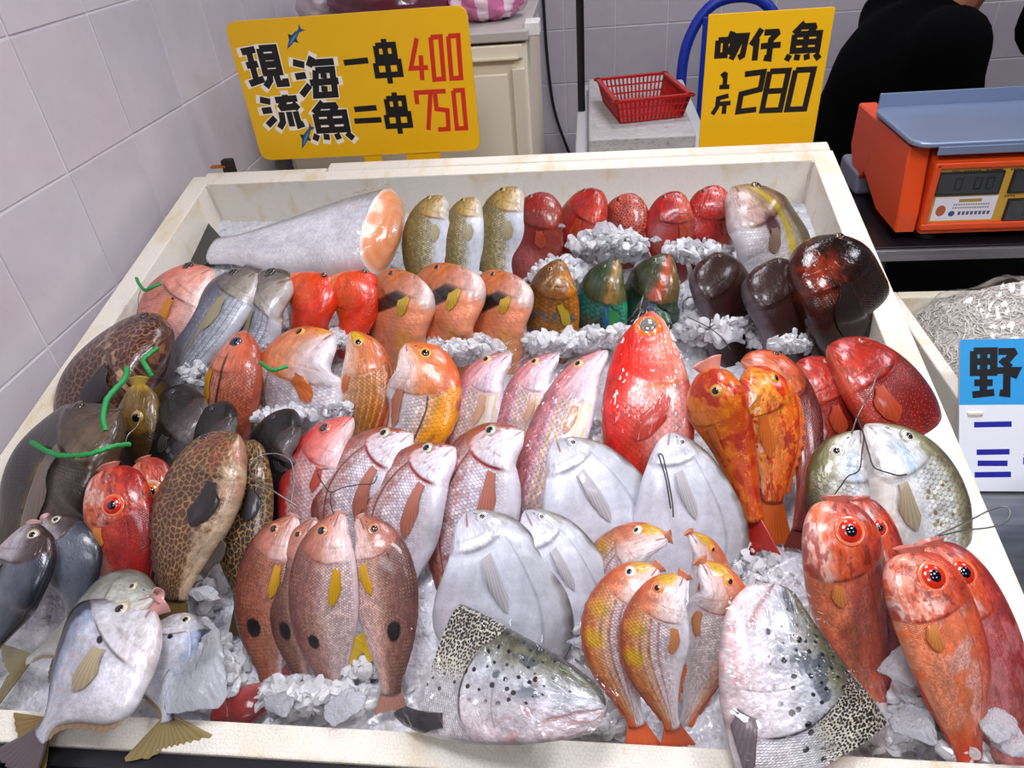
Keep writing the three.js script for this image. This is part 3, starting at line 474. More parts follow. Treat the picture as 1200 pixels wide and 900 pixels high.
S.bluegrey = { shape: 'long', gill: 0.24, wr: 0.25, grad: [[-1, [50, 52, 62]], [-0.45, [84, 88, 104]], [-0.1, [128, 132, 146]], [0.25, [176, 180, 188]], [1, [214, 216, 222]]], scales: [70, 30, 0.3, [80, 84, 98]], lines: [13, [96, 98, 118], 0.3, 0.2], head: [[-1, [66, 60, 54]], [0, [128, 118, 106]], [0.5, [168, 156, 142]], [1, [200, 196, 190]]], gillA: 0.4, gillC: [60, 54, 48], over: (c, t, s) => mix(c, [150, 142, 84], 0.4 * ss(0.14, 0.04, Math.abs(s - 0.18)) * ss(0.22, 0.3, t)), eye: [0.13, -0.45, 0.09, [62, 56, 50]], pec: [0.3, 0.3, 0.5, 8, 16, [176, 164, 130]], finC: [176, 148, 60], dor: [0.3, 0.85, 0.04, 0.3, [66, 66, 76]], tail: [0.7, 28, 0.5], metal: 0.1 };
S.orangered = { shape: 'blunt', gill: 0.26, wr: 0.33, grad: [[-1, [224, 66, 24]], [0, [234, 94, 36]], [0.7, [240, 136, 66]], [1, [242, 160, 100]]], scales: [60, 26, 0.2, [200, 52, 20]], gillA: 0.2, eye: [0.05, -0.7, 0.05, [120, 60, 20]], pec: 0, finC: [226, 80, 30], dor: [0.25, 0.9, 0.05, 0.3], tail: [0.4, 30, 0.2], over: (c, t, s, b, o, n1, n2) => mix(mix(c, [244, 160, 20], 0.8 * ss(0.17, 0.04, Math.hypot(t - 0.36, (s - 0.5) * 0.3))), [214, 40, 14], 0.6 * ss(0.55, 0.7, n2)) };
S.tusk = { shape: 'blunt', gill: 0.2, wr: 0.24, grad: [[-1, [160, 88, 50]], [-0.3, [196, 114, 58]], [0.2, [212, 136, 92]], [1, [228, 190, 170]]], scales: [34, 15, 0.1, [180, 90, 60]], gillA: 0.15, head: [[-1, [176, 104, 70]], [-0.3, [200, 120, 70]], [0.2, [200, 146, 130]], [1, [226, 208, 204]]], mott: 0.22, mouthL: 0.05, eye: [0.09, -0.5, 0.042, [150, 80, 50], [12, 10, 14], 0.66],
  over: (c, t, s) => { const q = s - (0.35 - 4.2 * (t - 0.17)); let r = mix(c, [236, 152, 112], 0.8 * ss(-0.06, 0.1, q) * ss(0.15, 0.2, t)); r = mix(r, [232, 172, 60], 0.6 * ss(0.3, 0.6, s) * ss(0.3, 0.4, t) * ss(1, 0.8, s)); return mix(r, [34, 28, 26], 0.92 * ss(0.3, 0.17, Math.abs(q + 0.1)) * ss(0.15, 0.19, t) * ss(0.9, 0.8, t)); },
  pec: [0.18, 0.36, 0.15, 40, 40, [214, 176, 50]], finC: [206, 130, 60], dor: [0.28, 0.9, 0.05, 0.2], tail: [0.4, 26, 0] };
S.parrotA = { shape: 'snap', gill: 0.28, wr: 0.3, grad: [[-1, [92, 58, 18]], [-0.4, [128, 84, 20]], [0.5, [160, 108, 26]], [1, [190, 120, 26]]], scales: [30, 13, 0.3, [70, 44, 20]], mott: 0.4, head: [[-1, [84, 54, 20]], [0.2, [140, 92, 26]], [1, [190, 120, 26]]],
  over: (c, t, s, b, o) => { const w = ss(0.45, 0.65, fbm(t * 30 + o, s * 8)); let r = mix(c, [54, 84, 128], 0.85 * w * (ss(0.06, 0.02, Math.abs(t - 0.44)) + ss(0.07, 0.02, Math.abs(t - 0.74)))); const h = Math.sin(60 * t + 5 * Math.sin(3 * s)); r = mix(r, [206, 176, 110], 0.7 * ss(0.6, 0.9, h) * ss(0.14, 0.17, t) * ss(0.26, 0.22, t) * ss(-0.5, -0.2, s)); return mix(r, [70, 96, 120], 0.6 * ss(0.7, 0.9, Math.sin(70 * t + 2 * s)) * ss(0.14, 0.1, t)); },
  eye: [0.12, -0.3, 0.05, [196, 120, 80]], pec: [0.34, 0.35, 0.42, 24, 24, [190, 160, 20]], finC: [120, 90, 20], dor: [0.2, 0.9, 0.04, 0.2, [56, 70, 90]], tail: [0.4, 26, 0] };
const parrot = (a, b, c, cheek, ex) => Object.assign({ shape: 'snap', gill: 0.3, wr: 0.3, grad: [[-1, a], [-0.2, b], [1, c]], scales: [26, 11, 0.3, [6, 26, 26]], mott: 0.4, rough: 0.26, head: [[-1, [46, 50, 26]], [0, [74, 76, 40]], [0.45, cheek], [1, [120, 104, 60]]], eye: [0.11, -0.35, 0.045, [70, 80, 50]], finC: [20, 90, 90], dor: [0.2, 0.9, 0.04, 0.2, [20, 70, 100]], pec: [0.34, 0.42, 0.4, 20, 56, [36, 150, 60]], pec2: [0.34, 0.36, 0.42, 2, 18, [24, 80, 150]], tail: [0.4, 26, 0] }, ex);
S.parrotB = parrot([14, 84, 96], [22, 106, 90], [60, 170, 130], [206, 140, 66], { over: (c, t, s) => mix(c, [86, 62, 40], 0.6 * ss(0.09, 0.02, Math.abs(t - 0.5)) * ss(0.35, 0, s)) });
S.parrotC = parrot([22, 38, 36], [28, 48, 38], [60, 84, 60], [204, 80, 28], {});
const honey = (inner, line, ex) => Object.assign({ shape: 'long', gill: 0.28, wr: 0.3, W: 640, H: 320, grad: [[-1, inner], [0.5, inner], [1, line]], scales: [110, 50, 0.1, [30, 20, 14]], mott: 0.35, bump: 0.0014, rough: 0.3, coat: 1, gillC: [60, 30, 22], head: [[-1, inner], [1, line]],
  eye: [0.13, -0.62, 0.06, [50, 40, 40], [16, 18, 40]], pec: [0.33, 0.45, 0.52, 4, 44, [42, 32, 34]], finC: [62, 48, 34], dor: [0.3, 0.92, 0.1, 0.4], anal: [0.62, 0.84, 0.14, 0.2], tail: [0.72, 26, -0.1] }, ex);
S.honeyA = honey([104, 70, 48], [186, 158, 112], { over: (c, t, s, b, o) => { let r = net(c, t, s, 27, 6.6, [92, 60, 42], [158, 128, 88], o); r = mix(r, [206, 186, 160], 0.75 * ss(0.35, 0.8, s + (fbm(t * 12, s * 4 + 9) - 0.5))); return mix(r, [150, 66, 52], 0.35 * ss(0.5, 0.62, fbm(t * 9 + 4, s * 3)) * ss(0.5, 0.2, t)); } });
S.honeyB = honey([66, 40, 22], [196, 160, 84], { over: (c, t, s, b, o) => net(c, t, s, 26, 5.6, [58, 34, 20], [166, 132, 70], o) });
S.honeyC = honey([64, 32, 26], [168, 124, 92], { over: (c, t, s, b, o) => { const r = net(c, t, s, 26, 6, [58, 28, 22], [140, 100, 72], o); return mix(r, [206, 176, 140], 0.7 * ss(0.6, 0.7, fbm(t * 11 + 2, s * 3)) * ss(0.16, 0.24, t) * ss(0.45, 0.36, t)); } });
S.yellowmouth = { shape: 'bream', gill: 0.3, wr: 0.26, grad: [[-1, [70, 52, 26]], [0, [98, 80, 46]], [1, [150, 130, 96]]], scales: [60, 26, 0.2, [50, 40, 26]], head: [[-1, [120, 92, 30]], [0.2, [140, 112, 50]], [1, [176, 150, 110]]], over: (c, t) => mix(c, [196, 166, 60], 0.8 * ss(0.1, 0.03, t)), eye: [0.22, -0.35, 0.11, [176, 140, 60], [16, 16, 18], 0.62], pec: [0.4, 0.3, 0.4, 6], finC: [90, 74, 44], dor: [0.3, 0.9, 0.05, 0.3], tail: [0.4, 26, 0.2], gape: [0.12, 0.16, [196, 168, 70]] };
S.pinkorange = { shape: 'snap', gill: 0.26, wr: 0.3, grad: [[-1, [176, 90, 64]], [-0.1, [200, 124, 96]], [0.6, [222, 160, 140]], [1, [230, 186, 170]]], scales: [56, 30, 0.42, [146, 80, 60]], lines: [14, [150, 84, 62], 0.35, 0], head: [[-1, [192, 92, 60]], [0.4, [216, 132, 104]], [1, [226, 170, 150]]], gillA: 0.2, over: (c, t, s) => mix(c, [84, 50, 34], 0.85 * ss(0.07, 0.03, Math.abs(s - 0.12 - 0.1 * t)) * ss(0.16, 0.22, t)), eye: [0.12, 0.0, 0.1, [70, 60, 84], [22, 22, 34], 0.6], pec: [0.28, 0.62, 0.55, 0, 10, [226, 164, 16]], finC: [206, 120, 90], dor: [0.3, 0.9, 0.05, 0.4], tail: [0.5, 28, 0.4] };
S.orangewhite = { shape: 'bream', gill: 0.33, wr: 0.22, grad: [[-1, [176, 112, 40]], [-0.72, [206, 160, 96]], [-0.5, [214, 206, 208]], [0.5, [226, 222, 228]], [1, [232, 228, 232]]], scales: [56, 26, 0.3, [176, 140, 120]], lines: [8, [190, 178, 200], 0.4, 0.1], head: [[-1, [204, 92, 38]], [-0.3, [218, 130, 78]], [0.3, [226, 200, 196]], [1, [230, 226, 230]]], gillC: [220, 110, 60], gillA: 0.4, lat: [-0.5, [140, 100, 110], 0.5], over: (c, t, s) => mix(c, [232, 166, 40], 0.8 * ss(0.1, 0.04, t) * ss(0.2, -0.3, s)), eye: [0.15, -0.5, 0.055, [240, 170, 50], [26, 16, 14], 0.66], pec: [0.33, 0.12, 0.26, 62, 30, [226, 116, 50]], finC: [220, 150, 80], dor: [0.28, 0.9, 0.05, 0.4], tail: [0.5, 32, 0.5] };
S.goldbream = { shape: 'snap', gill: 0.28, wr: 0.28, grad: [[-1, [160, 72, 40]], [-0.5, [182, 116, 40]], [0.1, [196, 140, 84]], [0.6, [216, 176, 150]], [1, [230, 206, 196]]], scales: [54, 24, 0.3, [150, 90, 50]], lines: [9, [224, 184, 140], 0.5, 0.1], head: [[-1, [200, 106, 56]], [0, [214, 136, 92]], [0.6, [226, 186, 164]], [1, [232, 212, 204]]], gillC: [226, 176, 150], over: (c, t, s) => mix(c, [222, 186, 30], 0.9 * ss(0.09, 0.04, Math.hypot(t - 0.06, (s + 0.1) * 0.16))), eye: [0.12, -0.02, 0.085, [226, 190, 110], [26, 14, 14], 0.62], pec: [0.3, 0.6, 0.3, 20, 20, [224, 118, 66]], finC: [206, 128, 60], dor: [0.3, 0.9, 0.05, 0.4], tail: [0.5, 28, 0.4] };
S.goldwhite = { shape: 'bream', gill: 0.3, wr: 0.22, grad: [[-1, [170, 78, 32]], [-0.72, [206, 128, 50]], [-0.42, [222, 176, 120]], [-0.2, [232, 228, 232]], [1, [236, 232, 234]]], scales: [46, 22, 0.4, [176, 120, 90], (t, s) => ss(0.5, -0.1, s)], lines: [11, [214, 160, 110], 0.4, 0.1, (t, s) => ss(0.1, -0.3, s)], lat: [-0.28, [60, 50, 60], 0.7], head: [[-1, [222, 104, 36]], [-0.1, [226, 134, 74]], [0.35, [230, 196, 182]], [1, [236, 222, 218]]], gillC: [230, 200, 190], over: (c, t, s, b, o, n1, n2) => mix(c, [236, 166, 24], 0.8 * ss(0.5, 0.62, n2) * ss(-0.45, -0.7, s) * b), eye: [0.14, -0.3, 0.08, [240, 176, 80], [30, 14, 12], 0.6], pec: [0.3, 0.45, 0.6, 2, 16, [226, 150, 120]], finC: [206, 130, 60], dor: [0.3, 0.9, 0.05, 0.4], tail: [0.5, 28, 0.4] };
S.threadfin = { shape: 'snap', gill: 0.24, wr: 0.26, grad: [[-1, [160, 84, 84]], [-0.6, [196, 130, 136]], [-0.25, [224, 200, 212]], [1, [236, 228, 234]]], scales: [46, 20, 0.4, [170, 106, 120], (t, s) => ss(0.6, -0.2, s)], lines: [8, [232, 212, 110], 0.62, 0.1, (t, s) => ss(-0.45, -0.2, s)], head: [[-1, [200, 104, 100]], [-0.4, [222, 164, 166]], [0.2, [232, 210, 218]], [1, [238, 230, 236]]], gillC: [214, 160, 160], eye: [0.12, -0.5, 0.09, [240, 188, 130], [36, 22, 20], 0.55], pec: [0.28, 0.35, 0.5, 2, 14, [234, 180, 140]], finC: [220, 160, 160], dor: [0.3, 0.9, 0.05, 0.4], tail: [0.5, 28, 0.5] };
S.alfonsino = { shape: 'bream', gill: 0.3, wr: 0.24, grad: [[-1, [206, 34, 24]], [-0.4, [216, 66, 46]], [0.1, [224, 160, 150]], [0.6, [226, 176, 170]], [1, [214, 74, 56]]], scales: [52, 24, 0.2, [206, 80, 70]], head: [[-1, [214, 40, 26]], [-0.2, [218, 54, 36]], [0.4, [226, 120, 96]], [1, [230, 170, 150]]], gillC: [230, 140, 60], gillA: 0.7, mott: 0.3, over: (c, t, s, b) => mix(c, [210, 44, 28], 0.7 * ss(0.5, 0.85, t)), eye: [0.1, -0.1, 0.17, [244, 120, 24], [120, 120, 112], 0.6], pec: [0.36, 0.35, 0.55, -32, 30, [214, 60, 36]], finC: [214, 56, 36], dor: [0.3, 0.9, 0.06, 0.3], tail: [0.5, 30, 0.5] };
S.gurnard = { shape: 'gurn', gill: 0.3, wr: 0.34, grad: [[-1, [214, 92, 22]], [-0.2, [222, 122, 34]], [0.5, [226, 140, 60]], [1, [232, 190, 170]]], scales: [70, 30, 0.15, [170, 60, 20]], mott: 0.35, head: [[-1, [222, 116, 30]], [0.5, [228, 150, 70]], [1, [234, 196, 170]]], rough: 0.28, coat: 1, over: (c, t, s, b, o) => { const n = fbm(t * 9 + o, s * 2.5), m = fbm(t * 26, s * 8 + o); let r = mix(c, [184, 46, 18], 0.8 * ss(0.5, 0.62, n)); r = mix(r, [244, 176, 40], 0.6 * ss(0.58, 0.68, m)); return mix(r, [236, 206, 190], 0.7 * ss(0.62, 0.7, fbm(t * 12 + 3, s * 4 + o)) * ss(-0.2, 0.4, s)); }, eye: [0.16, -0.5, 0.09, [214, 150, 50], [14, 14, 18], 0.55], pec: [0.32, 0.4, 0.7, 4, 26, [226, 116, 40]], finC: [220, 100, 30], dor: [0.2, 0.92, 0.12, 0.7], anal: [0.55, 0.9, 0.08, 0.3], tail: [0.7, 14, 0.1] };
S.gurnardTop = Object.assign({}, S.gurnard, { tail: [0.6, 16, 0.2, [206, 44, 26]], mott: 0.08, gillA: 0.1, scales: [70, 30, 0, [0, 0, 0]], grad: [[-1, [196, 84, 22]], [0, [214, 110, 30]], [1, [222, 140, 60]]], head: [[-1, [210, 110, 34]], [0.3, [220, 130, 50]], [1, [228, 170, 120]]], lines: null, over: (c, t, s, b, o) => { const a = Math.acos(clamp(-s, -1, 1)), n = fbm(t * 11 + o, a * 1.6), m = fbm(t * 28, a * 4 + o); return mix(mix(c, [176, 44, 18], 0.8 * ss(0.5, 0.62, n)), [236, 160, 40], 0.5 * ss(0.58, 0.7, m)); }, eye: [0.17, -0.6, 0.1, [206, 150, 60], [14, 14, 18], 0.55], dor: null, anal: null, pec: [0.32, 0.1, 0.7, 6, 16, [214, 104, 36]] });
S.darkred = { shape: 'gurn', gill: 0.3, wr: 0.34, grad: [[-1, [96, 22, 16]], [0, [130, 34, 22]], [1, [190, 90, 60]]], scales: [70, 30, 0.2, [60, 14, 10]], mott: 0.5, head: [[-1, [200, 90, 40]], [1, [232, 160, 130]]], eye: [0.14, -0.6, 0.08, [60, 40, 30]], pec: [0.32, 0.3, 0.9, 4, 14, [222, 110, 36]], finC: [120, 30, 20], dor: [0.2, 0.95, 0.12, 0.7], tail: [0.5, 14, 0.1], rough: 0.25, coat: 1 };
S.coral = { shape: 'long', gill: 0.27, wr: 0.27, W: 640, H: 320, grad: [[-1, [120, 22, 18]], [0, [146, 32, 22]], [0.6, [166, 44, 28]], [1, [190, 70, 46]]], scales: [100, 46, 0.12, [80, 14, 12]], mott: 0.3, rough: 0.28, coat: 1, head: [[-1, [160, 44, 28]], [0.3, [178, 54, 34]], [1, [200, 96, 70]]], gillC: [110, 24, 20], over: (c, t, s, b, o) => dots(c, t, s, 44, 11, 0.16, [214, 150, 150], 0.7 * ss(0.2, 0.34, t), o), eye: [0.12, -0.5, 0.05, [190, 90, 50]], pec: [0.32, 0.4, 0.4, 16, 50, [196, 70, 30]], finC: [126, 22, 20], dor: [0.28, 0.9, 0.08, 0.3], tail: [0.45, 32, 0] };
S.darkbig = { shape: 'bream', spec: 0.8, gill: 0.2, wr: 0.26, W: 640, H: 320, grad: [[-1, [26, 20, 16]], [-0.4, [52, 44, 38]], [0.1, [78, 68, 62]], [0.6, [92, 82, 74]], [1, [54, 44, 36]]], scales: [74, 40, 0.45, [40, 32, 28]], mott: 0.3, rough: 0.3, coat: 1, head: [[-1, [44, 34, 24]], [0, [86, 68, 48]], [0.5, [118, 100, 78]], [1, [88, 70, 50]]], gillC: [50, 30, 20], over: (c, t, s, b, o) => mix(c, [166, 120, 24], 0.75 * ss(0.22, 0.05, Math.abs(s + 0.02 - 0.1 * t)) * ss(0.2, 0.34, t) * ss(0.75, 0.5, t) * ss(0.38, 0.6, fbm(t * 14 + o, s * 6))), eye: [0.12, -0.62, 0.05, [60, 46, 30]], pec: [0.235, 0.15, 0.7, 5, 11, [132, 116, 102]], finC: [50, 34, 24], dor: [0.25, 0.95, 0.09, 0.4, [44, 28, 16]], tail: [0.5, 30, 0.3] };
S.rabbit = { shape: 'blunt', spec: 0.55, gill: 0.22, wr: 0.26, rough: 0.42, coat: 0.6, grad: [[-1, [20, 19, 19]], [0, [28, 26, 26]], [0.6, [44, 41, 41]], [1, [96, 92, 94]]], scales: [120, 54, 0.12, [20, 18, 18]], relief: 0.4, mott: 0.3, head: [[-1, [30, 28, 26]], [0, [44, 40, 38]], [0.6, [90, 82, 80]], [1, [120, 112, 112]]], gillA: 0.5, gillC: [24, 20, 20], over: (c, t, s, b, o) => mix(c, [150, 146, 146], 0.6 * ss(0.6, 0.68, fbm(t * 22 + o, s * 6)) * ss(0.1, 0.02, Math.abs(t - 0.34)) * ss(0.0, 0.3, s)), eye: [0.13, -0.55, 0.05, [44, 48, 62], [20, 24, 50]], pec: [0.26, 0.5, 0.2, 20, 40, [70, 64, 62]], finC: [44, 40, 38], dor: [0.22, 0.95, 0.05, 0.4], tail: [0.4, 28, 0.3] };
const bigE = (a, b, c, ex) => Object.assign({ shape: 'bigeye', gill: 0.28, gillBow: 0.05, wr: 0.28, W: 640, H: 320, grad: [[-1, a], [-0.1, b], [0.6, c], [1, c]], scales: [100, 46, 0.34, [150, 50, 44]], mott: 0.3, head: [[-1, a], [0, [198, 92, 70]], [0.5, [222, 140, 112]], [1, [226, 170, 160]]], gillC: [150, 60, 50], gillA: 0.45, mouth: 0.1, lat: [-0.35, [150, 50, 40], 0.3], hv: 1, eye: [0.14, -0.12, 0.15, [204, 44, 20], [16, 18, 30], 0.5, [226, 110, 70]], pec: [0.31, 0.42, 0.3, 10, 30, [226, 140, 70]], finC: [196, 70, 50], dor: [0.24, 0.92, 0.05, 0.3], anal: [0.55, 0.9, 0.05, 0.3], tail: [0.6, 16, 0.1, [226, 80, 30]], gape: [0.12, 0.19, [196, 110, 96], 0.3] }, ex, { over: (c, t, s, b, o, n1, n2) => { let r = ex.over ? ex.over(c, t, s, b, o, n1, n2) : c; const k = (1 - b) * ss(0.02, 0.08, t); r = mix(r, [230, 196, 186], 0.75 * k * ss(0.5, 0.62, fbm(t * 13 + o, s * 3.4)) * ss(-0.35, 0.1, s)); r = mix(r, [206, 86, 40], 0.65 * k * ss(0.52, 0.64, fbm(t * 15 + 40, s * 4 + o))); return mix(r, [128, 44, 40], 0.5 * k * ss(0.56, 0.66, fbm(t * 20 + 9, s * 5 + o))); } });
S.bigeyeA = bigE([158, 54, 46], [206, 132, 118], [218, 136, 100], { over: (c, t, s, b, o) => mix(c, [210, 92, 56], 0.45 * ss(0.48, 0.64, fbm(t * 6 + o, s * 2 + 3)) * b) });
S.bigeyeB = bigE([140, 40, 42], [180, 98, 98], [206, 136, 130], { over: (c, t, s, b, o) => mix(c, [206, 160, 160], 0.4 * ss(0.5, 0.64, fbm(t * 10 + o, s * 3)) * b) });
S.bigeyeC = bigE([184, 66, 40], [224, 176, 162], [226, 150, 112], { over: (c, t, s, b, o) => mix(mix(c, [222, 104, 50], 0.6 * ss(0.5, 0.64, fbm(t * 8 + o, s * 2)) * b), [212, 74, 28], ss(0.78, 0.97, t)) });
S.bigeyeD = bigE([160, 26, 20], [176, 44, 34], [214, 104, 76], { grad: [[-1, [140, 22, 18]], [-0.3, [170, 38, 30]], [0.2, [196, 80, 60]], [0.6, [220, 140, 110]], [1, [220, 130, 90]]] });
S.redsnap = { shape: 'snap', gill: 0.27, wr: 0.26, grad: [[-1, [180, 30, 26]], [-0.62, [200, 60, 52]], [-0.42, [222, 168, 168]], [0.3, [232, 206, 208]], [1, [236, 216, 216]]], scales: [44, 18, 0.3, [200, 120, 120]], head: [[-1, [214, 70, 60]], [0, [226, 120, 110]], [0.5, [232, 180, 178]], [1, [234, 206, 206]]], gillC: [210, 110, 100], eye: [0.14, -0.35, 0.11, [214, 110, 96], [66, 56, 64], 0.62], pec: [0.3, 0.45, 0.36, 2, 18, [220, 96, 80]], finC: [206, 70, 60], dor: [0.3, 0.9, 0.05, 0.4], tail: [0.5, 28, 0.4] };
S.seabream = { shape: 'bream', gill: 0.19, wr: 0.23, W: 640, H: 320, grad: [[-1, [130, 62, 46]], [-0.74, [160, 94, 76]], [-0.5, [208, 182, 180]], [-0.1, [230, 226, 234]], [1, [238, 234, 240]]], scales: [64, 28, 0.36, [170, 116, 122], (t, s) => ss(0.95, 0.2, s)], head: [[-1, [158, 80, 46]], [-0.6, [176, 100, 66]], [-0.45, [216, 190, 190]], [0.1, [232, 226, 232]], [1, [238, 230, 236]]], gillC: [150, 34, 30], gillA: 0.9, lat: [-0.36, [150, 84, 76], 0.85], metal: 0.12, rough: 0.3, over: (c, t, s, b, o, n1) => mix(c, [156, 82, 70], 0.5 * ss(0.52, 0.66, fbm(t * 30 + o, s * 9)) * ss(0.2, -0.5, s)), eye: [0.115, -0.4, 0.062, [206, 200, 176], [16, 16, 26], 0.6, [176, 160, 140]], pec: [0.23, 0.4, 0.62, 2, 14, [206, 128, 104]], finC: [200, 124, 104], dor: [0.28, 0.9, 0.05, 0.4], tail: [0.5, 30, 0.5] };
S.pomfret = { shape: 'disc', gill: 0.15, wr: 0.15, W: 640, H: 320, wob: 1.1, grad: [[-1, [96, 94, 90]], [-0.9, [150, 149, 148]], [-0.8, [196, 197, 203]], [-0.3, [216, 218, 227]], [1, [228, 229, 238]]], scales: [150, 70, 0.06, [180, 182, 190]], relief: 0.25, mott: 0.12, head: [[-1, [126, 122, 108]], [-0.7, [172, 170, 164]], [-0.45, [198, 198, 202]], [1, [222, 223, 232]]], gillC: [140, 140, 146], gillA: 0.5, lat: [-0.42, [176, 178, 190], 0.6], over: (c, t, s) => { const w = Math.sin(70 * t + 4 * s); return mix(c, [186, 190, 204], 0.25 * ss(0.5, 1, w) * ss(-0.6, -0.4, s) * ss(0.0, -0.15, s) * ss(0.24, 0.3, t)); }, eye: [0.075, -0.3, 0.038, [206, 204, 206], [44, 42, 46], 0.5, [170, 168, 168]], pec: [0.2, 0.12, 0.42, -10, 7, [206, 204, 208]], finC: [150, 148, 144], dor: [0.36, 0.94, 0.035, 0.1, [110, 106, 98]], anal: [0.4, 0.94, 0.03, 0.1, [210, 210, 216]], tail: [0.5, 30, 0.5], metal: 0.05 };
S.greybream = { shape: 'bream', mott: 0.3, gill: 0.24, wr: 0.25, W: 640, H: 320, grad: [[-1, [70, 62, 34]], [-0.75, [134, 128, 100]], [-0.45, [204, 206, 200]], [0.1, [228, 230, 232]], [1, [236, 232, 224]]], scales: [44, 20, 0.35, [130, 124, 96], (t, s) => ss(0.4, -0.2, s)], head: [[-1, [92, 84, 46]], [-0.6, [150, 146, 112]], [-0.3, [214, 216, 214]], [1, [234, 230, 226]]], gillC: [120, 112, 96], gillA: 0.4, over: (c, t, s, b, o) => { const d = cell(t * 26 + o, (s + 1) * 7), g = ss(0.5, 0.62, fbm(t * 16 + o, s * 3)); let r = mix(c, [112, 96, 26], 0.75 * ss(0.36, 0.2, d[0]) * g * ss(0.25, -0.1, s) * b); return mix(r, [170, 196, 220], 0.5 * ss(0.1, 0.03, Math.hypot(t - 0.2, (s - 0.1) * 0.3))); }, eye: [0.15, -0.4, 0.07, [214, 210, 200], [30, 32, 34], 0.55, [150, 140, 110]], pec: [0.28, 0.5, 0.5, 4, 22, [186, 172, 140]], finC: [110, 100, 66], dor: [0.28, 0.9, 0.06, 0.4, [80, 72, 44]], tail: [0.5, 30, 0.4], metal: 0.1 };
S.trevally = { shape: 'jack', gill: 0.26, wr: 0.17, W: 640, H: 320, grad: [[-1, [20, 22, 30]], [-0.7, [50, 56, 72]], [-0.54, [156, 164, 188]], [-0.25, [212, 214, 224]], [1, [232, 230, 232]]], scales: [150, 70, 0.16, [170, 172, 182]], mott: 0.24, wob: 0.9, head: [[-1, [92, 90, 90]], [-0.6, [186, 186, 190]], [0, [222, 220, 222]], [1, [230, 222, 220]]], gillC: [120, 110, 108], gillA: 0.6, relief: 0.3, lat: [-0.45, [170, 172, 180], 0.5], metal: 0.12, rough: 0.28, over: (c, t, s) => { const w = Math.sin(60 * t + 9 * s); return mix(mix(c, [222, 196, 176], 0.28 * ss(0.3, 1, w) * ss(-0.5, -0.2, s) * ss(0.5, 0.1, s) * ss(0.32, 0.4, t)), [30, 22, 24], ss(0.022, 0.012, Math.hypot(t - 0.3, (s + 0.02) * 0.28))); }, eye: [0.14, -0.32, 0.058, [206, 198, 170], [18, 18, 20], 0.56, [176, 164, 130]], pec: [0.32, 0.12, 0.3, 24, 30, [196, 178, 140]], finC: [160, 138, 80], dor: [0.42, 0.93, 0.04, 0.3, [90, 84, 74]], anal: [0.42, 0.94, 0.06, 0.4, [170, 140, 100]], tail: [0.34, 36, 0.4], gape: [0.1, 0.09, [206, 150, 142]] };
S.trevallyG = Object.assign({}, S.trevally, { grad: [[-1, [70, 70, 62]], [-0.75, [140, 142, 128]], [-0.3, [178, 180, 168]], [1, [206, 206, 200]]], head: [[-1, [110, 108, 96]], [0, [186, 188, 176]], [1, [210, 204, 196]]] });
S.moon = { shape: 'jack', gill: 0.24, wr: 0.2, grad: [[-1, [44, 46, 54]], [-0.6, [92, 96, 108]], [0, [126, 130, 142]], [0.6, [140, 140, 146]], [1, [160, 150, 146]]], scales: [120, 54, 0.1, [90, 94, 104]], mott: 0.2, head: [[-1, [60, 40, 38]], [-0.4, [100, 84, 82]], [0.2, [186, 180, 182]], [1, [206, 188, 184]]], gillC: [60, 44, 44], rough: 0.26, metal: 0.1, relief: 0.3, eye: [0.12, -0.4, 0.07, [206, 200, 186], [18, 16, 16], 0.55, [150, 130, 90]], pec: [0.28, 0.3, 0.3, 10, 24, [170, 150, 120]], finC: [90, 84, 80], dor: [0.3, 0.94, 0.03, 0.2], anal: [0.4, 0.94, 0.03, 0.2, [170, 120, 116]], tail: [0.4, 34, 0.4], gape: [0.06, 0.1, [206, 160, 156]] };
const russ = (a, b, c, k = 1, ex) => Object.assign({ shape: 'snap', gill: 0.24, wr: 0.27, W: 640, H: 320, grad: [[-1, a], [-0.3, b], [0.35, c], [1, [222, 204, 204]]], scales: [66, 34, 0.4, [120, 70, 56]], head: [[-1, [150, 84, 66]], [-0.2, [190, 128, 108]], [0.4, [220, 186, 178]], [1, [228, 210, 208]]], gillC: [150, 100, 90], gillA: 0.4, mouth: 0.05, lat: [-0.3, [120, 80, 66], 0.3], mouthL: 0.11, over: (c, t, s, b, o) => { const gx = ss(0.25, 0.6, Math.sin(t * 300)) * ss(0.25, 0.6, Math.sin(s * 70 + o)); let r = mix(c, [186, 180, 110], 0.6 * gx * ss(0.45, 0.6, fbm(t * 9 + o, s * 2.6)) * b * ss(0.5, 0.2, s)); return mix(r, [18, 13, 14], 0.95 * ss(0.062 * k, 0.042 * k, Math.hypot(t - 0.66, (s + 0.28) * 0.22) + 0.01 * (fbm(t * 50, s * 20) - 0.5))); }, eye: [0.13, -0.28, 0.08, [206, 140, 90], [24, 26, 44], 0.66, [196, 120, 76]], pec: [0.28, 0.55, 0.5, -4, 15, [226, 170, 16]], finC: [226, 184, 20], dor: [0.3, 0.9, 0.05, 0.4, [110, 66, 54]], anal: [0.66, 0.82, 0.16, 0.2, [230, 190, 20]], tail: [0.4, 18, 0.2, [190, 130, 116]], gape: [0.06, 0.11, [214, 160, 146]] }, ex);
S.russA = russ([116, 58, 46], [158, 94, 74], [180, 124, 104]);
S.russB = russ([130, 80, 76], [170, 126, 116], [214, 194, 190], 0.72);
S.russC = russ([96, 60, 54], [134, 94, 84], [214, 178, 166]);
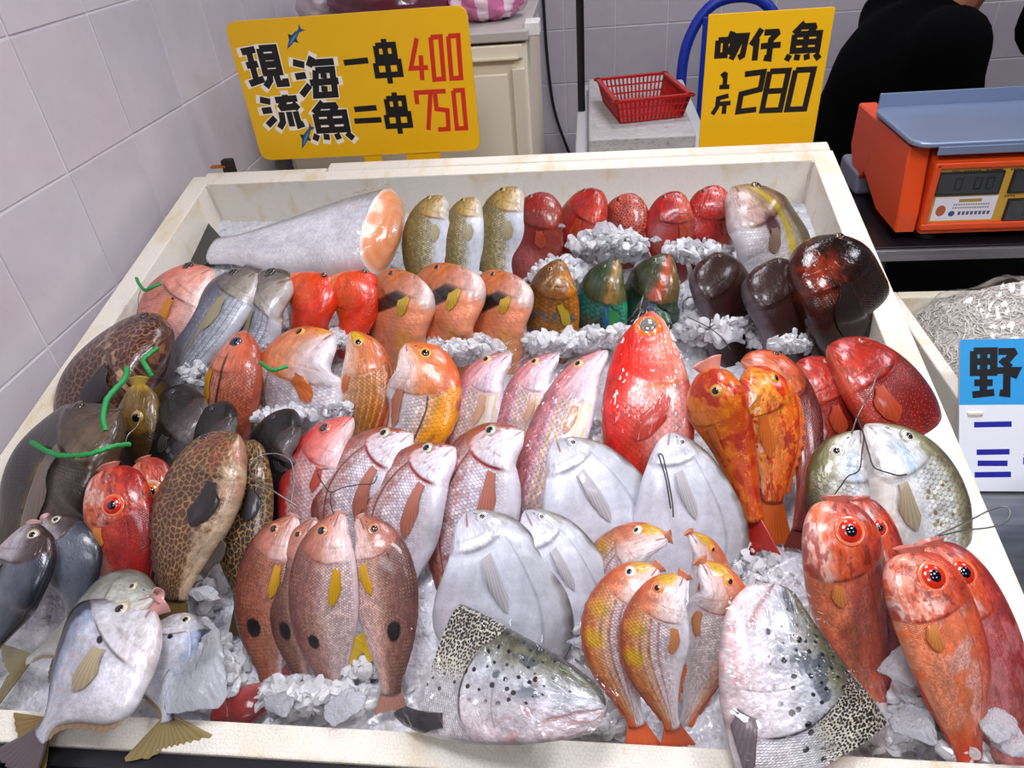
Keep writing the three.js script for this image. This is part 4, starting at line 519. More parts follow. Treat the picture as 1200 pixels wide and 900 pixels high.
S.nemip = { shape: 'bream', gill: 0.26, wr: 0.26, W: 640, H: 320, grad: [[-1, [176, 80, 44]], [-0.7, [200, 130, 70]], [-0.35, [210, 172, 140]], [0, [214, 200, 206]], [0.5, [228, 222, 226]], [1, [236, 232, 234]]], scales: [56, 24, 0.36, [176, 120, 90], (t, s) => ss(0.8, 0.2, s)], lines: [8, [150, 104, 96], 0.5, 0.1, (t, s) => ss(0.4, 0.0, s)], head: [[-1, [206, 104, 62]], [-0.4, [212, 136, 104]], [0.1, [226, 196, 186]], [1, [236, 228, 228]]], gillC: [206, 130, 100], gillA: 0.3, mouth: 0.3, over: (c, t, s, b, o, n1, n2) => mix(mix(c, [206, 176, 24], 0.75 * ss(0.07, 0.03, Math.hypot(t - 0.08, (s + 0.5) * 0.12)) + 0.6 * ss(0.06, 0.02, Math.hypot(t - 0.5, (s + 0.66) * 0.14)) + 0.4 * ss(0.06, 0.02, Math.hypot(t - 0.36, (s + 0.6) * 0.14))), [216, 96, 50], 0.7 * ss(0.86, 1, t) * ss(0, -0.4, s)), eye: [0.15, -0.4, 0.085, [226, 224, 214], [14, 14, 18], 0.52, [214, 190, 170]], pec: [0.3, 0.55, 0.44, 0, 16, [222, 146, 90]], finC: [222, 120, 66], dor: [0.28, 0.92, 0.06, 0.4, [196, 92, 56]], anal: [0.6, 0.85, 0.1, 0.3, [220, 120, 80]], tail: [0.5, 22, 0.2, [222, 100, 52]], gape: [0.1, 0.13, [214, 130, 96]] };
S.nemipB = Object.assign({}, S.nemip, { grad: [[-1, [206, 130, 90]], [-0.6, [220, 180, 160]], [-0.2, [232, 224, 226]], [1, [238, 234, 236]]], lines: null, eye: [0.15, -0.4, 0.08, [232, 140, 60], [14, 14, 18], 0.55, [236, 176, 60]] });
const headS = (ex) => Object.assign({ shape: 'head', cut1: true, gill: 0.66, gillBow: 0.14, wr: 0.26, dome: 0.03, W: 768, H: 512, nu: 96, grad: [[-1, [30, 34, 30]], [-0.7, [78, 80, 74]], [-0.4, [176, 176, 172]], [0.1, [206, 206, 210]], [1, [226, 218, 218]]], scales: [70, 44, 0.25, [120, 120, 120]], head: [[-1, [74, 76, 62]], [-0.72, [112, 112, 92]], [-0.5, [150, 152, 146]], [-0.1, [192, 194, 200]], [0.4, [214, 208, 212]], [1, [226, 206, 206]]], gillC: [50, 46, 46], gillA: 0.85, mouth: 0.16, mouthL: 0.3, mouthC: [150, 96, 92], mott: 0.3, bump: 0.0016,
  over: (c, t, s, b, o) => { let r = mix(c, [60, 66, 78], 0.6 * ss(0.54, 0.64, fbm(t * 8 + o, s * 3.2)) * ss(0.35, -0.1, s) * (1 - b)); r = mix(r, [96, 98, 66], 0.55 * ss(0.5, 0.62, fbm(t * 7 + 31, s * 4 + o)) * ss(-0.4, -0.6, s)); const d = cell(t * 13 + o, (s + 1) * 4.2), k = NT[(Math.floor(t * 13 + o) * 7 + Math.floor((s + 1) * 4.2) * 131) & 65535]; r = mix(r, [22, 22, 26], 0.9 * ss(0.2, 0.13, d[0] + 0.12 * (k - 0.3)) * ss(0.42, 0.2, s) * ss(0.2, 0.3, t)); const e = cell(t * 64 + o, (s + 1) * 19); r = mix(r, mix([214, 208, 190], [18, 20, 20], ss(0.5, 0.36, e[0] + 0.25 * ss(-0.6, 0.3, s))), 0.9 * b * ss(0.25, -0.2, s)); return mix(r, [206, 130, 130], 0.35 * ss(0.56, 0.66, fbm(t * 14, s * 5 + o)) * ss(0.2, 0.5, s) * ss(0.6, 0.4, t)); },
  eye: [0.34, -0.26, 0.045, [176, 170, 160], [20, 20, 24], 0.5, [150, 146, 140]], finC: [52, 48, 50], pec: [0.84, 0.72, 0.5, 10, 16] }, ex);
S.salmonHead = headS({});
S.salmonHeadB = headS({ mott: 0.32, pec: [0.62, 0.78, 0.3, 34, 22, [126, 112, 116]] });
S.underRed = { shape: 'long', gill: 0.26, wr: 0.28, grad: [[-1, [110, 26, 26]], [0, [150, 50, 48]], [1, [190, 120, 120]]], scales: [60, 26, 0.2, [90, 30, 30]], finC: [150, 40, 36], tail: [0.5, 30, 0.2], dor: [0.3, 0.9, 0.06, 0.3], pec: 0 };

// ---------------------------------------------------------------- the fish on display
const F = {};
const rowR = 'whole red groupers in the back row', tuskG = 'black barred tuskfish in the second row', parG = 'parrotfish in the second row';
F.salmon = fish(S.salmon, 'salmon_half', 'long silver salmon tail half with orange cut flesh and black tail', { at: [[449, 270, -.015], [400, 278, -.02], [330, 289, -.03], [252, 294, -.04]], w: 82, roll: -8 });
fish(S.mullet, 'mottled_fish', 'leftmost of three curled olive mottled fish beside the cut salmon', { at: [[520, 230, .01], [505, 256, 0], [501, 300, -.03], [506, 350, -.07]], w: 54, ext: .1, group: 'olive mottled fish beside the salmon', tail: 0 });
fish(S.mullet, 'mottled_fish', 'middle and smallest of three curled olive mottled fish', { at: [[556, 231, .005], [545, 258, 0], [542, 300, -.03], [546, 348, -.07]], w: 46, ext: .1, group: 'olive mottled fish beside the salmon', tail: 0 });
fish(S.mullet, 'mottled_fish', 'rightmost and tallest of three curled olive mottled fish', { at: [[606, 219, .02], [592, 248, .01], [587, 295, -.03], [590, 350, -.07]], w: 55, ext: .1, group: 'olive mottled fish beside the salmon', tail: 0 });
fish(S.redA, 'red_grouper', 'brownish red grouper beside the tallest olive mottled fish', { at: [[640, 226, .012], [632, 250, .01], [626, 295, -.03], [630, 350, -.07]], w: 58, tail: 0, ext: .1, group: rowR });
fish(S.redB, 'red_grouper', 'bright red grouper leaning right, belly hidden by ice', { at: [[706, 224, .01], [690, 245, 0], [672, 280, -.03], [668, 320, -.07]], w: 50, group: rowR, tail: 0, ext: .15 });
fish(S.redC, 'red_grouper', 'small red grouper with a pale net pattern above the ice heap', { at: [[742, 226, .005], [735, 250, -.005], [726, 285, -.04], [726, 320, -.08]], w: 46, group: rowR, tail: 0, ext: .15 });
fish(S.redD, 'red_grouper', 'plain deep red grouper between netted and speckled red groupers', { at: [[796, 224, .01], [786, 252, 0], [788, 290, -.03], [800, 330, -.08]], w: 54, group: rowR, tail: 0, ext: .15 });
fish(S.redE, 'red_grouper', 'rightmost red grouper, finely speckled, next to the yellow striped fish', { at: [[840, 217, .01], [833, 245, 0], [832, 280, -.035], [832, 320, -.08]], w: 50, group: rowR, tail: 0, ext: .15 });
fish(S.yellowstripe, 'yellow_striped_fish', 'large silver brown fish with one yellow stripe in the back right corner', { at: [[858, 219, .015], [884, 250, .01], [904, 290, -.02], [922, 345, -.06]], w: 74, d: 'R', tail: 0 });
fish(S.dark, 'dark_grouper', 'glossy blackish brown grouper with rusty cheek against the right tray wall', { at: [[944, 282, .025], [972, 318, .02], [990, 355, 0], [1000, 410, -.05]], w: 98, d: 'R', tail: 0 });
fish(S.brown, 'brown_fish', 'left of two smooth chocolate brown fish half sunk in ice', { at: [[818, 308, .01], [840, 330, .005], [858, 365, -.02], [868, 415, -.07]], w: 64, d: 'R', group: 'smooth brown fish', tail: 0 });
fish(S.brown, 'brown_fish', 'right of two smooth chocolate brown fish, beside the dark grouper', { at: [[884, 314, .012], [908, 340, .008], [928, 380, -.02], [936, 430, -.07]], w: 70, d: 'R', group: 'smooth brown fish', tail: 0 });
// second row
fish(S.pinkpale, 'pink_fish', 'pale pink fish with bright yellow fin beside the left tray wall', { at: [[251, 316, .01], [222, 340, .01], [200, 372, 0], [182, 420, -.03]], w: 72, tail: 0 });
fish(S.bluegrey, 'blue_grey_fish', 'larger left one of two blue grey fish with pale bellies', { at: [[302, 320, .01], [264, 354, .01], [232, 400, -.005], [200, 452, -.03]], w: 58, group: 'blue grey fish', tail: [0.62, 24, 0.4, [170, 128, 40]] });
fish(S.bluegrey, 'blue_grey_fish', 'smaller right one of two blue grey fish with pale bellies', { at: [[345, 328, .01], [314, 348, .005], [294, 385, -.02], [286, 430, -.07]], w: 60, group: 'blue grey fish', tail: 0 });
fish(S.orangered, 'orange_red_fish', 'left of two orange red fish standing head up', { at: [[366, 318, .01], [364, 340, .005], [360, 370, -.02], [356, 410, -.07]], w: 45, d: 'R', group: 'orange red fish', tail: 0 });
fish(S.orangered, 'orange_red_fish', 'right of two orange red fish, beside a black barred fish', { at: [[411, 317, .01], [413, 340, .005], [414, 370, -.02], [412, 405, -.07]], w: 43, d: 'R', group: 'orange red fish', tail: 0 });
fish(S.tusk, 'black_barred_fish', 'leftmost of three orange pink fish with a black slanting bar', { at: [[488, 322, .01], [473, 348, .005], [465, 380, -.02], [460, 425, -.07]], w: 62, group: tuskG, tail: 0 });
fish(S.tusk, 'black_barred_fish', 'middle of three orange pink fish with a black slanting bar', { at: [[541, 312, .02], [527, 342, .015], [519, 378, -.015], [516, 430, -.07]], w: 64, group: tuskG, tail: 0 });
fish(S.tusk, 'black_barred_fish', 'rightmost of three orange pink fish with a black slanting bar', { at: [[604, 322, .01], [589, 348, .005], [580, 380, -.02], [576, 425, -.07]], w: 62, group: tuskG, tail: 0 });
fish(S.parrotA, 'parrotfish', 'ochre parrotfish with blue bands and yellow fin', { at: [[656, 303, .012], [651, 330, .008], [648, 365, -.015], [648, 415, -.06]], w: 60, group: parG, tail: 0 });
fish(S.parrotB, 'parrotfish', 'teal green parrotfish with orange cheek between ochre and dark parrotfish', { at: [[723, 303, .01], [711, 330, .005], [705, 362, -.02], [702, 410, -.07]], w: 58, group: parG, tail: 0 });
fish(S.parrotC, 'parrotfish', 'darkest green parrotfish with rust red cheek and green fin', { at: [[782, 297, .012], [771, 325, .008], [762, 355, -.015], [758, 405, -.07]], w: 64, group: parG, tail: 0 });
// third row
fish(S.honeyC, 'honeycomb_grouper', 'dark reddish honeycomb grouper lying along the left tray wall', { at: [[198, 393, .03], [168, 408, .03], [132, 440, .02], [92, 500, 0]], w: 80, tail: 0, group: 'honeycomb groupers' });
fish(S.yellowmouth, 'yellow_mouthed_fish', 'brown fish with yellow open mouth tied by green string', { at: [[163, 446, .035], [163, 475, .03], [158, 515, .01], [150, 570, -.04]], w: 50, d: 'R', tail: 0 });
fish(S.pinkorange, 'pink_orange_fish', 'salmon pink fish with dark side line and yellow fin', { at: [[287, 387, .012], [277, 425, .012], [270, 470, -.01], [262, 530, -.06]], w: 62, d: 'R', tail: 0 });
fish(S.orangewhite, 'orange_headed_bream', 'silver white bream with orange head tied with green string', { at: [[393, 391, .012], [360, 417, .015], [350, 458, -.005], [346, 520, -.06]], w: 98, belly: 1.06, tail: 0 });
fish(S.goldbream, 'golden_bream', 'golden brown striped bream with yellow snout', { at: [[412, 388, .012], [426, 420, .012], [430, 465, -.005], [422, 530, -.06]], w: 62, d: 'R', tail: 0 });
fish(S.goldwhite, 'golden_bream', 'orange backed white bream with yellow patches, largest of the golden pair', { at: [[476, 402, .018], [493, 432, .02], [492, 475, 0], [462, 545, -.05]], w: 82, d: 'R', tail: 0 });
const thG = 'pink threadfin breams in plastic';
F.th = [fish(S.threadfin, 'pink_threadfin', 'leftmost of three pink fish with yellow lines under plastic', { at: [[599, 414, .01], [572, 442, .01], [554, 490, -.01], [536, 560, -.06]], w: 60, group: thG, tail: 0 }),
  fish(S.threadfin, 'pink_threadfin', 'middle and narrowest of three pink fish with yellow lines under plastic', { at: [[655, 414, .015], [630, 440, .015], [612, 490, 0], [600, 570, -.05]], w: 56, group: thG, tail: 0 }),
  fish(S.threadfin, 'pink_threadfin', 'rightmost of three pink fish with yellow lines, tail running between white fish', { at: [[712, 410, .02], [686, 440, .02], [656, 505, .005], [632, 580, -.02], [622, 620, -.05]], w: 66, group: thG, tail: 0 })];
F.alf = fish(S.alfonsino, 'red_bigeye_bream', 'big bright red fish with orange ringed eye wrapped in clear plastic', { at: [[763, 364, .035], [761, 420, .035], [763, 500, .015], [764, 610, -.06]], w: 98, tail: 0 });
const guG = 'orange rockfish held by one wire';
fish(S.darkred, 'orange_rockfish', 'dark red rockfish behind, topmost of three with its tail hanging right', { at: [[868, 423, .035], [905, 432, .04], [938, 480, .02], [946, 560, .0], [936, 622, -.02]], w: 46, d: 'R', group: guG });
fish(S.gurnard, 'orange_rockfish', 'orange rockfish with white cheek patch, middle of three', { at: [[868, 444, .055], [888, 460, .055], [906, 510, .035], [905, 588, .0]], w: 72, d: 'R', group: guG, wr: .3 });
fish(S.gurnardTop, 'orange_rockfish', 'orange rockfish seen from above with open pink mouth and both eyes', { at: [[834, 432, .055], [838, 465, .055], [858, 520, .03], [884, 612, .0]], w: 66, d: 'R', roll: -58, both: 1, wr: .46, group: guG, gape: [0.22, 0.24, [226, 150, 130], 0.5] });
fish(S.coral, 'spotted_red_grouper', 'smaller spotted red grouper half hidden beside the orange rockfish', { at: [[934, 424, .012], [962, 444, .015], [986, 485, 0], [998, 550, -.05]], w: 64, d: 'R', group: 'spotted red groupers by the right wall', tail: 0 });
fish(S.coral, 'spotted_red_grouper', 'larger spotted red grouper against the right tray wall', { at: [[970, 405, .02], [1010, 430, .025], [1048, 475, .015], [1076, 545, -.02]], w: 82, d: 'R', group: 'spotted red groupers by the right wall', tail: 0 });
// fourth row
fish(S.darkbig, 'dark_brown_bream', 'largest dark brown fish tied across with green string at the left edge', { at: [[142, 480, .05], [110, 512, .05], [74, 560, .03], [30, 650, -.01]], w: 108, wr: .22, tail: 0 });
const raG = 'black rabbitfish';
fish(S.rabbit, 'black_rabbitfish', 'leftmost of three black smooth fish, with a white scrape', { at: [[240, 466, .012], [212, 490, .015], [190, 525, 0], [166, 580, -.03]], w: 62, group: raG, tail: 0 });
fish(S.rabbit, 'black_rabbitfish', 'middle one of three black smooth fish', { at: [[277, 488, .02], [250, 506, .02], [232, 540, .005], [214, 600, -.03]], w: 52, group: raG, tail: 0 });
fish(S.rabbit, 'black_rabbitfish', 'rightmost of three black smooth fish, beside the honeycomb grouper', { at: [[353, 500, .015], [330, 512, .02], [320, 550, 0], [326, 620, -.04]], w: 66, group: raG, tail: 0 });
fish(S.honeyB, 'honeycomb_grouper', 'darker yellow brown honeycomb grouper with wire loop on its side', { at: [[298, 515, .035], [286, 555, .035], [284, 630, .015], [288, 708, -.01]], w: 66, group: 'honeycomb groupers', dor: 0, wr: .26, tail: [0.5, 16, -.1, [80, 62, 34]] });
fish(S.honeyA, 'honeycomb_grouper', 'pale honeycomb grouper with dark fin, tail pointing at the trevally', { at: [[279, 508, .06], [250, 545, .065], [222, 620, .05], [202, 702, .03]], w: 84, group: 'honeycomb groupers', wr: .26, tail: [0.5, 24, -.15, [116, 92, 50]] });
const beL = 'bigeyes at the left', beR = 'bigeyes at the right';
fish(S.bigeyeD, 'red_bigeye', 'small bigeye head turned away behind the left red bigeye', { at: [[118, 553, .02], [100, 580, .02], [104, 615, .0], [118, 670, -.04]], w: 44, group: beL, tail: 0 });
fish(S.bigeyeA, 'red_bigeye', 'right one of the left bigeyes, pale head with orange eye', { at: [[168, 537, .02], [178, 566, .02], [184, 620, .0], [184, 700, -.03]], w: 52, d: 'R', group: beL, tail: 0, eye: [0.2, -0.12, 0.2, [226, 120, 60], [16, 18, 30], 0.5, [230, 190, 150]] });
fish(S.bigeyeD, 'red_bigeye', 'deep red bigeye with red eye above the grey moonfish', { at: [[128, 548, .045], [137, 585, .045], [144, 635, .03], [146, 710, -.02]], w: 74, d: 'R', group: beL, tail: 0, eye: [0.22, -0.05, 0.135, [204, 40, 20], [16, 18, 30], 0.5, [226, 110, 70]] });
fish(S.redsnap, 'red_snapper', 'slim pink white snapper with red back and grey eye', { at: [[414, 489, .015], [386, 520, .02], [365, 565, .005], [352, 640, -.04]], w: 64, tail: 0 });
const sbG = 'silver pink sea breams in the middle';
fish(S.seabream, 'sea_bream', 'leftmost of three silver pink sea breams, with wire on its side', { at: [[484, 508, .02], [448, 535, .025], [418, 580, .01], [402, 660, -.03]], w: 86, group: sbG, tail: 0 });
fish(S.seabream, 'sea_bream', 'middle of three silver pink sea breams with open gill', { at: [[534, 524, .03], [500, 552, .035], [472, 600, .02], [456, 680, -.02]], w: 90, group: sbG, tail: 0 });
fish(S.seabream, 'sea_bream', 'rightmost and largest of three silver pink sea breams', { at: [[614, 505, .03], [580, 528, .035], [556, 585, .015], [540, 690, -.04]], w: 106, group: sbG, tail: 0 });
const poG = 'white pomfrets';
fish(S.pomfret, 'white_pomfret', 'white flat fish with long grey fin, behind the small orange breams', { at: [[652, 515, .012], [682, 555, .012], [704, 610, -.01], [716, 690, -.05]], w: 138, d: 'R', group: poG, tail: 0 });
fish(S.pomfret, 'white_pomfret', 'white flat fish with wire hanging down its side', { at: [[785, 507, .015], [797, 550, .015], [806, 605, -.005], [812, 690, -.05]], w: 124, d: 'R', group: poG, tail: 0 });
fish(S.greybream, 'grey_bream', 'left one of the paired silver olive breams tied with wire', { at: [[1008, 504, .03], [992, 545, .03], [1000, 605, .01], [1012, 690, -.04]], w: 92, group: 'paired silver olive breams', tail: 0 });
fish(S.greybream, 'grey_bream', 'right one of the paired silver olive breams, spotted flank by tray edge', { at: [[1014, 497, .04], [1050, 535, .045], [1078, 595, .025], [1100, 680, -.01]], w: 100, d: 'R', group: 'paired silver olive breams', tail: 0 });
// front row
fish(S.moon, 'grey_moonfish', 'grey fish with dark face at the left photo edge', { at: [[40, 612, .045], [28, 655, .05], [10, 705, .035], [-22, 790, .01]], w: 62, d: 'R', group: 'grey moonfish', wr: .24 });
fish(S.moon, 'grey_moonfish', 'rounder silver grey fish with pale cheek beside the dark faced one', { at: [[52, 606, .03], [74, 640, .035], [88, 685, .02], [84, 750, -.01]], w: 76, d: 'R', group: 'grey moonfish' });
const trG = 'silver trevallies in the front left corner';
fish(S.trevallyG, 'silver_trevally', 'slim greenish trevally lying behind the big silver one', { at: [[184, 698, .05], [138, 706, .055], [86, 738, .04], [33, 774, .02]], w: 62, group: trG, tail: [1.0, 32, 0.55, [130, 118, 50]], gape: [0.1, 0.11, [206, 156, 146]] });
fish(S.trevally, 'silver_trevally', 'trevally buried under the big one, only its yellowish tail showing', { at: [[150, 740, .02], [110, 780, .02], [80, 820, .02], [52, 850, .012]], w: 80, lift: .0, group: trG, tail: [0.42, 56, 0.3, [150, 122, 60]], noEye: 1 });
fish(S.trevally, 'silver_trevally', 'trevally half covered by an ice slab, tail fanned on the tray rim', { at: [[216, 718, .025], [202, 760, .03], [195, 800, .022], [197, 846, .012]], w: 92, d: 'R', lift: .005, group: trG, tail: [0.5, 54, 0.4, [160, 138, 84]], gape: [.01, .02], pec: [0.2, 0.5, 0.4, 10, 30, [206, 184, 150]] });
fish(S.trevally, 'silver_trevally', 'big silver trevally with open pink mouth hanging over the front rim', { at: [[180, 712, .06], [138, 750, .065], [88, 806, .05], [47, 864, .03]], w: 118, lift: .01, group: trG, tail: [0.45, 30, 0.3, [110, 96, 96], 0], gape: [0.1, 0.1, [206, 150, 142]] });
const ruG = 'black spotted snappers';
fish(S.russA, 'spotted_snapper', 'leftmost of four black spotted snappers, reddish brown', { at: [[347, 603, .03], [326, 640, .035], [312, 700, .015], [318, 800, -.03]], w: 66, group: ruG });
fish(S.russC, 'spotted_snapper', 'narrow brown snapper squeezed behind the centre spotted snapper', { at: [[370, 606, .035], [350, 650, .035], [342, 710, .015], [356, 800, -.03]], w: 52, group: ruG, pec: 0, gape: 0 });
fish(S.russC, 'spotted_snapper', 'rightmost spotted snapper with large black spot and yellow fin', { at: [[420, 604, .05], [442, 645, .05], [454, 715, .03], [458, 812, -.005]], w: 70, d: 'R', group: ruG });
fish(S.russB, 'spotted_snapper', 'centre spotted snapper with orange eye, frontmost of the four', { at: [[400, 599, .065], [386, 640, .07], [380, 710, .045], [392, 812, -.02]], w: 76, group: ruG });
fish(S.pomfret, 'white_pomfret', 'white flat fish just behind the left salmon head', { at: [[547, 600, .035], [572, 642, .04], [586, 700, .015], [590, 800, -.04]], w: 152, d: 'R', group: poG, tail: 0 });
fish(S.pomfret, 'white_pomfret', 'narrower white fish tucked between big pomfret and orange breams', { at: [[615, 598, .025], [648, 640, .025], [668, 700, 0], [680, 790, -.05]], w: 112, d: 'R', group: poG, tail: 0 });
const neG = 'small orange striped breams in a bunch';
fish(S.nemip, 'orange_striped_bream', 'uppermost of the bunched orange breams, facing right', { at: [[786, 629, .03], [752, 636, .035], [718, 664, .015], [690, 720, -.03]], w: 60, group: neG, tail: 0 });
fish(S.nemipB, 'orange_striped_bream', 'pale bream at the back right of the bunch, head showing', { at: [[806, 622, .035], [824, 645, .035], [832, 690, .01], [826, 750, -.03]], w: 48, d: 'R', group: neG, tail: 0 });
fish(S.nemipB, 'orange_striped_bream', 'white bellied bream at the front right of the bunch beside a salmon head', { at: [[820, 656, .05], [842, 690, .05], [836, 735, .03], [818, 800, -.01]], w: 74, d: 'R', group: neG, tail: 0 });
fish(S.nemip, 'orange_striped_bream', 'left front striped bream with white ringed eye and orange tail', { at: [[772, 663, .055], [740, 692, .06], [722, 755, .045], [746, 850, .012]], w: 76, group: neG });
fish(S.nemip, 'orange_striped_bream', 'centre front striped bream with orange eye, overlapping its left neighbour', { at: [[802, 673, .075], [780, 702, .08], [768, 765, .06], [788, 853, .014]], w: 76, group: neG, eye: [0.15, -0.4, 0.085, [226, 130, 70], [14, 14, 18], 0.5, [226, 150, 100]] });
fish(S.bigeyeB, 'red_bigeye', 'slimmer bigeye behind the upper pair, glossy red eye', { at: [[1006, 582, .05], [1022, 625, .05], [1038, 690, .03], [1044, 790, -.02]], w: 58, d: 'R', group: beR, tail: 0 });
fish(S.bigeyeA, 'red_bigeye', 'front bigeye of the upper pair with pale gill plate', { at: [[980, 585, .075], [985, 630, .08], [992, 690, .055], [1016, 790, .0]], w: 84, d: 'R', group: beR, tail: 0 });
fish(S.bigeyeB, 'red_bigeye', 'purplish bigeye at the right tray wall, behind the orange tailed one', { at: [[1088, 636, .05], [1116, 680, .055], [1150, 755, .04], [1180, 870, .0]], w: 84, d: 'R', group: beR, tail: 0 });
fish(S.bigeyeC, 'red_bigeye', 'frontmost bigeye with orange tail over the front right ice', { at: [[1066, 645, .075], [1083, 690, .08], [1112, 770, .06], [1136, 890, .012]], w: 88, d: 'R', group: beR });
fish(S.underRed, 'red_fish', 'dark red fish mostly under the ice slab at the front rim', { at: [[246, 842, -.03], [264, 836, -.03], [290, 824, -.03], [330, 800, -.04]], w: 40, roll: 10, lift: 0 });
F.h1 = fish(S.salmonHead, 'cut_salmon', 'salmon head facing right, spotted, wrapped in clear plastic', { at: [[710, 830, .05], [650, 818, .055], [588, 806, .05], [520, 790, .04]], w: 158, roll: -14, wr: .24 });
F.h2 = fish(S.salmonHeadB, 'cut_salmon', 'salmon head pointing up, beside the lower right bigeyes', { at: [[908, 684, .05], [910, 740, .055], [926, 805, .05], [956, 884, .03]], w: 158, belly: 1.22, d: 'R', roll: 6, wr: .22 });

// ---------------------------------------------------------------- steel counter that carries the tray
const steelT = dataTex(256, 256, (u, v) => { const n = 0.6 * vn(u * 6, v * 220) + 0.4 * fbm(u * 12, v * 12); return [120 + 40 * n, 121 + 40 * n, 126 + 40 * n]; });
const mSteel = MAT({ map: steelT, roughness: 0.32, metalness: 0.75 });
const mDarkSteel = MAT({ color: 0x2b2c30, roughness: 0.35, metalness: 0.5 });
{
  const g = thing('steel_counter', 'sloped steel counter under the white fish tray', 'counter'); g.applyMatrix4(TM);
  part('top_sheet', metreUV(bx(1.25, 0.012, 1.09, 0.605, -0.158, 0.53)), mSteel, g);
  part('front_lip', metreUV(rbx(1.27, 0.03, 0.2, 0.004, 0.605, -0.027, 1.17)), mSteel, g);
  part('gap_shade_bar', bx(1.27, 0.1, 0.015, 0.605, -0.0525, 1.0605), mDarkSteel, g);  // solid dark bar standing in for the shade in the gap behind the lip
  const ribs = []; for (let i = 0; i < 224; i++) ribs.push(bx(0.003, 0.004, 0.008, -0.028 + 0.0056 * i, -0.011, 1.086));
  tag(part('ribbed_strip', mergeGeometries(ribs), MAT({ color: 0x8d8d94, roughness: 0.5 }), g), null, null, null, 'stuff');
  const base = part('cabinet_body', bx(1.24, 0.6, 1.0, -0.17, 0.3, -0.82), mDarkSteel, g); base.matrixAutoUpdate = true;
  base.applyMatrix4(TM.clone().invert());
}
// ---------------------------------------------------------------- hand lettered price signs
const CH = {
  现: [[0, .1, .38, .06], [.04, .42, .36, .4], [0, .86, .42, .76], [.2, .08, .2, .8], [.5, .05, .9, .05, .9, .62, .5, .62, .5, .05], [.5, .25, .9, .25], [.5, .43, .9, .43], [.62, .62, .58, .8, .42, .96], [.78, .62, .8, .9, 1, .9, 1, .78]],
  流: [[.02, .1, .28, .18], [0, .44, .26, .42], [.05, .88, .3, .66], [.42, .14, 1, .12], [.7, 0, .7, .12], [.66, .16, .5, .38, .95, .36], [.85, .25, .98, .44], [.5, .5, .48, .8, .35, .98], [.7, .5, .7, .95], [.88, .5, .9, .92, 1.03, .88]],
  海: [[.02, .1, .28, .18], [0, .44, .26, .42], [.05, .9, .3, .66], [.5, 0, .38, .22], [.46, .14, 1, .14], [.52, .32, .92, .32, .88, .92, .4, .92, .52, .32], [.32, .61, 1.02, .6], [.7, .4, .68, .52], [.65, .7, .63, .84]],
  魚: [[.4, 0, .12, .28], [.35, .1, .72, .1, .58, .28], [.15, .3, .88, .3, .88, .74, .15, .74, .15, .3], [.5, .3, .5, .74], [.15, .52, .88, .52], [.08, .84, 0, 1], [.32, .84, .3, 1], [.58, .84, .62, 1], [.84, .84, .98, 1]],
  一: [[0, .5, 1, .46]], 二: [[.08, .25, .9, .22], [0, .8, 1, .8]], 三: [[.05, .1, .95, .08], [.08, .5, .9, .5], [0, .92, 1, .9]],
  串: [[.2, .14, .8, .14, .8, .4, .2, .4, .2, .14], [.1, .52, .9, .52, .9, .8, .1, .8, .1, .52], [.5, 0, .5, 1]],
  吻: [[0, .3, .28, .3, .28, .82, 0, .82, 0, .3], [.5, .03, .36, .42], [.48, .2, 1, .2, .92, .86, .78, .94], [.64, .24, .4, .8], [.84, .24, .52, .98]],
  仔: [[.3, 0, 0, .5], [.17, .3, .17, 1], [.4, .12, .88, .12, .65, .36, .65, .95, .48, .92], [.33, .55, 1, .53]],
  斤: [[.85, .02, .3, .14, .28, .6, .05, 1], [.3, .45, 1, .42], [.68, .45, .68, 1]],
  野: [[.02, .03, .48, .03, .48, .5, .02, .5, .02, .03], [.02, .26, .48, .26], [.25, .03, .25, .96], [.04, .72, .46, .72], [0, .98, .5, .93], [.58, .05, .96, .05, .75, .28], [.64, .22, .86, .4], [.54, .46, 1, .46, .92, .62], [.78, .46, .78, .96, .62, .94]],
  生: [[.25, .02, .02, .42], [.2, .28, .95, .28], [.15, .6, .9, .6], [0, .96, 1, .96], [.53, 0, .53, .96]],
  管: [[.2, 0, .04, .26], [.12, .11, .45, .11], [.3, .13, .35, .26], [.65, 0, .52, .24], [.6, .11, .96, .11], [.78, .13, .85, .26], [.05, .52, .05, .38, .95, .38, .92, .5], [.5, .28, .5, .38], [.28, .5, .75, .5, .75, .68, .28, .68], [.28, .5, .28, 1], [.28, .8, .82, .8, .82, 1, .28, 1]],
  0: [[0, 0, 1, 0, 1, 1, 0, 1, 0, 0]], 1: [[.1, .22, .5, 0, .5, .96], [0, .98, 1, .98]], 2: [[0, .04, 1, 0, 1, .44, 0, .54, 0, 1, 1, .96]], 4: [[.45, 0, 0, .7, 1, .7], [.62, .4, .62, 1]], 5: [[1, 0, 0, 0, 0, .45, 1, .5, .95, 1, -.05, 1]], 7: [[0, .3, 0, 0, 1, 0, .6, 1]], 8: [[0, 0, 1, 0, 1, 1, 0, 1, 0, 0], [0, .5, 1, .5]],
};
